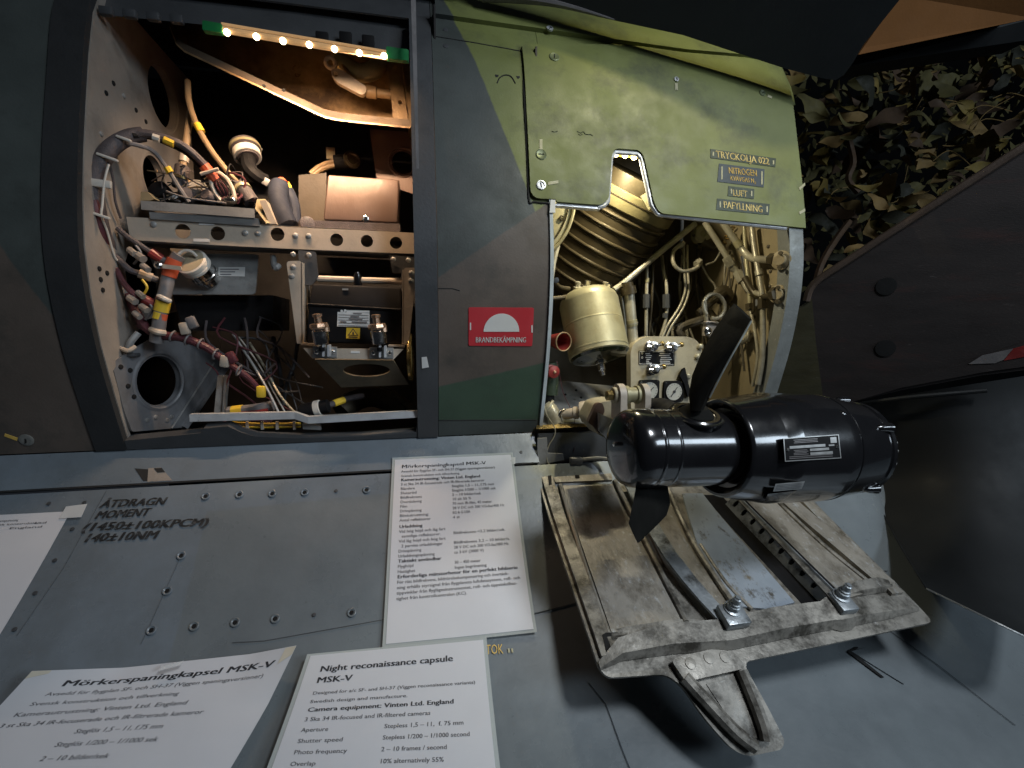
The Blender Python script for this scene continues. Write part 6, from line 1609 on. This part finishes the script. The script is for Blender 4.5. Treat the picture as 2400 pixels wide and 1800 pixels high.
one('tape_patch', surf([(160, 1190), (209, 1184), (195, 1215), (144, 1218)], SKIRT, .0055, .0006), M['tape'], 'clear tape square at the corner of the leftmost sheet', 'tape')
one('tape_patch', surf([(398, 1574), (448, 1562), (440, 1572), (388, 1588)], SKIRT, .026, .0006), M['tape'], 'small torn tape on the top edge of the curling sheet', 'tape')
one('tape_patch', surf([(1195, 1074), (1207, 1074), (1207, 1090), (1196, 1092)], SKIRT, .0045, .0006), M['tape'], 'tiny tape at the top right corner of the Swedish laminated sheet', 'tape')

# ================================================================== SURROUNDINGS AT THE RIGHT
def slab_poly(pts, off, m, name, parent=None, center=True):
    n = len(pts); V = list(pts) + [p + off for p in pts]
    F = [tuple(range(n)), tuple(range(2 * n - 1, n - 1, -1))] + [(i, (i + 1) % n, n + (i + 1) % n, n + i) for i in range(n)]
    return obj(name, MB().add(V, F), m, parent, smooth=0)
# wing above: one plane through three points
A_, B_, C_ = P(1150, 2, .905), P(1955, 188, .80), P(2108, 0, .70)
Nw = (B_ - A_).cross(C_ - A_).normalized()
if Nw.z < 0: Nw = -Nw
def onw(x, y):
    r = ray(x, y); return r * (A_.dot(Nw) / r.dot(Nw))
wg = thing('wing_panel', B_, 'dark slate and brown underside of a wing jutting over the hatch', 'wing')
slab_poly([onw(*p) for p in ((1150, 2), (1300, 14), (1440, 48), (1600, 82), (1749, 131), (1838, 160), (1930, 184), (1958, 188), (1978, 176), (2000, 146), (2023, 106), (2108, 0), (2140, -260), (1150, -260))], Nw * .03, M['wing'], 'underside', wg)
e1 = [onw(1150, 2), onw(1290, 0), onw(1300, 14)]
obj('lit_edge_strip', MB().tube([onw(1130, -12) + Nw * .004, onw(1290, 6) + Nw * .002, onw(1440, 46)], lambda u: .011 * (1 - u) + .001, 8, 6), M['greysleeve'], wg)  # lighter grey than the wing paint: light on this edge, put into colour
slab_poly([P(2012, 128, .78), P(2023, 112, .78), P(2110, -10, .76), P(2420, -30, .70), P(2420, 42, .72)], Vector((0, .06, .02)), M['wingbrown'], 'brown_underside', wg)
slab_poly([P(1992, 156, .82), P(2016, 116, .82), P(2420, 44, .76), P(2420, 92, .78)], Vector((0, .05, .0)), M['slabdark'], 'trailing_edge', wg)
# backdrop of darkness and the camouflage net
one('dark_backdrop', MB().box((1.9, 2.4, .2), (6, .02, 4)), M['backwall'], 'unlit dark wall far behind the camouflage net', 'wall', smooth=0)
net = thing('camouflage_net', P(2100, 600, 1.25), 'brown and olive camouflage net with leaf-shaped cloth scraps', 'net')
random.seed(5)
def leaf_mesh(k):
    mb = MB(); n = 9; pts = []
    L, w = 1.0, (.40, .55, .34, .48)[k]
    rows = []
    for i in range(n):
        u = i / (n - 1)
        ww = w * math.sin(math.pi * min(1, u * .92 + .05)) ** .8 * (1 + .25 * math.sin(u * 9 + k * 2))
        z = .14 * math.sin(u * math.pi * 1.3 + k)
        rows.append(((u - .5, -ww * .5, z + .06 * math.sin(k + u * 5)), (u - .5, 0, z - .06), (u - .5, ww * .5, z + .07 * math.cos(k * 2 + u * 4))))
    V = [p for r in rows for p in r]
    F = []
    for i in range(n - 1):
        for j in range(2): F.append((i * 3 + j, i * 3 + j + 1, (i + 1) * 3 + j + 1, (i + 1) * 3 + j))
    me = bpy.data.meshes.new('leaf'); me.from_pydata(V, [], F); me.update()
    me.polygons.foreach_set('use_smooth', [True] * len(me.polygons))
    return me
base_leaf = [leaf_mesh(k) for k in range(4)]
leaves = []
for k in range(4):
    for j in range(5):
        me = base_leaf[k].copy(); me.materials.append(M['leaf%d' % j]); leaves.append(me)
def in_net(x, y):
    return y > 165 - (x - 1960) * .12 - 15 and y < 690 - (x - 1880) * .66 and x > 1830
cnt = 0
while cnt < 300:
    x, y = random.uniform(1840, 2460), random.uniform(60, 680)
    if not in_net(x, y): continue
    dep = random.uniform(1.12, 1.55)
    # the net hangs thin near the fuselage
    if x < 1990 and random.random() < .6: continue
    o = bpy.data.objects.new('leaf', random.choice(leaves)); COL.objects.link(o)
    o.parent = net; o.location = P(x, y, dep) - WL[net.name]
    o.rotation_euler = (random.uniform(-.9, .9) + 1.3, random.uniform(-.7, .7), random.uniform(-.9, .9))
    sc = random.uniform(.04, .105) * (1.5 if random.random() < .15 else 1); o.scale = (sc, sc, sc)
    cnt += 1
sm = MB(); rw = random.Random(77); tot = 0
while tot < 420:
    x, y = rw.uniform(1840, 2460), rw.uniform(60, 680)
    if not in_net(x, y): continue
    c = P(x, y, rw.uniform(1.3, 1.7)); q = rw.uniform(.012, .034); a = rw.uniform(0, 6.28); b_ = rw.uniform(-.8, .8)
    e = Vector((math.cos(a), b_, math.sin(a))).normalized() * q; f_ = e.cross(Vector((rw.uniform(-.3, .3), 1, rw.uniform(-.3, .3)))).normalized() * q * .42
    sm.add([c - e, c - e * .2 + f_, c + e * .5 + f_ * .8, c + e, c + e * .3 - f_, c - e * .5 - f_ * .7], [(0, 1, 2, 3, 4, 5)]); tot += 1
o = obj('small_scraps', sm, M['leaf2'], net, smooth=0); o['kind'] = 'stuff'
for k in range(16):
    x, y = random.uniform(1880, 2380), random.uniform(200, 560)
    if not in_net(x, y): continue
    pts = [P(x, y, 1.2), P(x + random.uniform(20, 60), y + random.uniform(-40, 30), 1.22), P(x + random.uniform(80, 130), y + random.uniform(-90, 20), 1.25)]
    obj('cord', MB().tube(pts, .0012, 5), M['leaf1'], net)
for pts in ([(1905, 690, 1.15), (1925, 620, 1.16), (1960, 560, 1.18), (1990, 520, 1.2)], [(1990, 330, 1.2), (2000, 380, 1.2), (1988, 420, 1.2), (2010, 450, 1.2)]):
    obj('rag', MB().tube([P(*p) for p in pts], .009, 6), M['leaf4'], net)

# dark maroon flap at the right, coming toward the viewer
fp = thing('maroon_flap', P(1950, 900, .95), 'dark scuffed maroon flap with worn brown edge and a red and white mark', 'flap')
def FP(x, y, k=0.0):                                  # a plane that comes nearer to the right
    a, b, c = P(1905, 690, .93), P(1990, 940, .90), P(2420, 560, .70)
    n = (b - a).cross(c - a).normalized(); r = ray(x, y)
    return r * (a.dot(n) / r.dot(n)) + n * k * (1 if n.y < 0 else -1)
slab_poly([FP(*p) for p in ((1896, 690), (1908, 664), (1990, 610), (2130, 520), (2270, 430), (2460, 312), (2460, 860), (2300, 880), (2110, 915), (1985, 946), (1890, 940), (1880, 760))], (FP(2100, 700, -.03) - FP(2100, 700)), M['slab'], 'face', fp)
obj('worn_edge', MB().tube([FP(x, y, .002) for x, y in ((1890, 705), (1908, 664), (1990, 608), (2130, 517), (2270, 427), (2460, 305))], .0075, 8, 4), M['slabedge'], fp)
slab_poly([FP(*p, .0015) for p in ((1850, 735), (1903, 700), (1912, 800), (1930, 940), (1850, 960), (1812, 930))], (FP(2100, 700, -.004) - FP(2100, 700)), M['olivedark'], 'olive_strip', fp)
for x, y in ((2077, 671), (2075, 816)):
    p = FP(x, y, .001); nn = (FP(x, y, .01) - p).normalized()
    obj('hole', MB().lathe([(.018, 0), (.018, .0012), (.015, .0014)], p, nn, 20), M['darkhole'], fp)
slab_poly([FP(*p, .004) for p in ((1985, 930), (2150, 880), (2300, 835), (2460, 780), (2460, 850), (2300, 872), (2110, 908), (1985, 944))], (FP(2100, 700, -.004) - FP(2100, 700)), M['slabedge_dk'] if 'slabedge_dk' in M else M['slab'], 'lower_band', fp)
slab_poly([FP(*p, .0055) for p in ((2268, 852), (2300, 832), (2372, 816), (2350, 842), (2330, 850))], (FP(2100, 700, -.001) - FP(2100, 700)), M['greysleeve'], 'white_mark', fp)
slab_poly([FP(*p, .0055) for p in ((2372, 816), (2460, 792), (2460, 824), (2350, 844))], (FP(2100, 700, -.001) - FP(2100, 700)), M['redcup'], 'red_mark', fp)
# big dark door below it, bulging toward the viewer
bd_ = thing('dark_gear_door', P(2170, 1378, .75), 'large dark glossy door panel with thin pale lower edge at the right', 'door')
prof_l = [(1960, 950), (1985, 1010), (2030, 1120), (2062, 1190), (2110, 1280), (2172, 1380)]
prof_r = [(2460, 872), (2460, 960), (2460, 1090), (2460, 1230), (2460, 1370), (2460, 1520)]
def gd(u, v, k):
    i = v * 5; j = min(4, int(i)); f = i - j
    a = (prof_l[j][0] + (prof_l[j + 1][0] - prof_l[j][0]) * f, prof_l[j][1] + (prof_l[j + 1][1] - prof_l[j][1]) * f)
    b = (prof_r[j][0], prof_r[j][1] + (prof_r[j + 1][1] - prof_r[j][1]) * f)
    x, y = a[0] + (b[0] - a[0]) * u, a[1] + (b[1] - a[1]) * u
    Y = (.86 - .30 * v * v) * (1 - u) + (.66 - .22 * v * v) * u - .05 * math.sin(math.pi * u) * (1 - v * .5)
    return P(x, y, Y - k)
obj('face', MB().patch(gd, 20, 20, .012), M['slabdark'], bd_)
obj('pale_edge', MB().tube([gd(u, 1, .001) for u in [k / 12 for k in range(13)]], .0014, 6, 0), M['alu'], bd_)
obj('side_edge', MB().tube([gd(0, v, .001) for v in [k / 12 for k in range(13)]], .0016, 6, 0), M['slabdark'], bd_)
one('door_ridge', MB().tube([gd(.02, .02, .01), gd(.3, .02, .016), gd(.7, .05, .012)], .004, 8), M['slabdark'], 'slim dark ridge along the top of the large gear door', 'ridge')
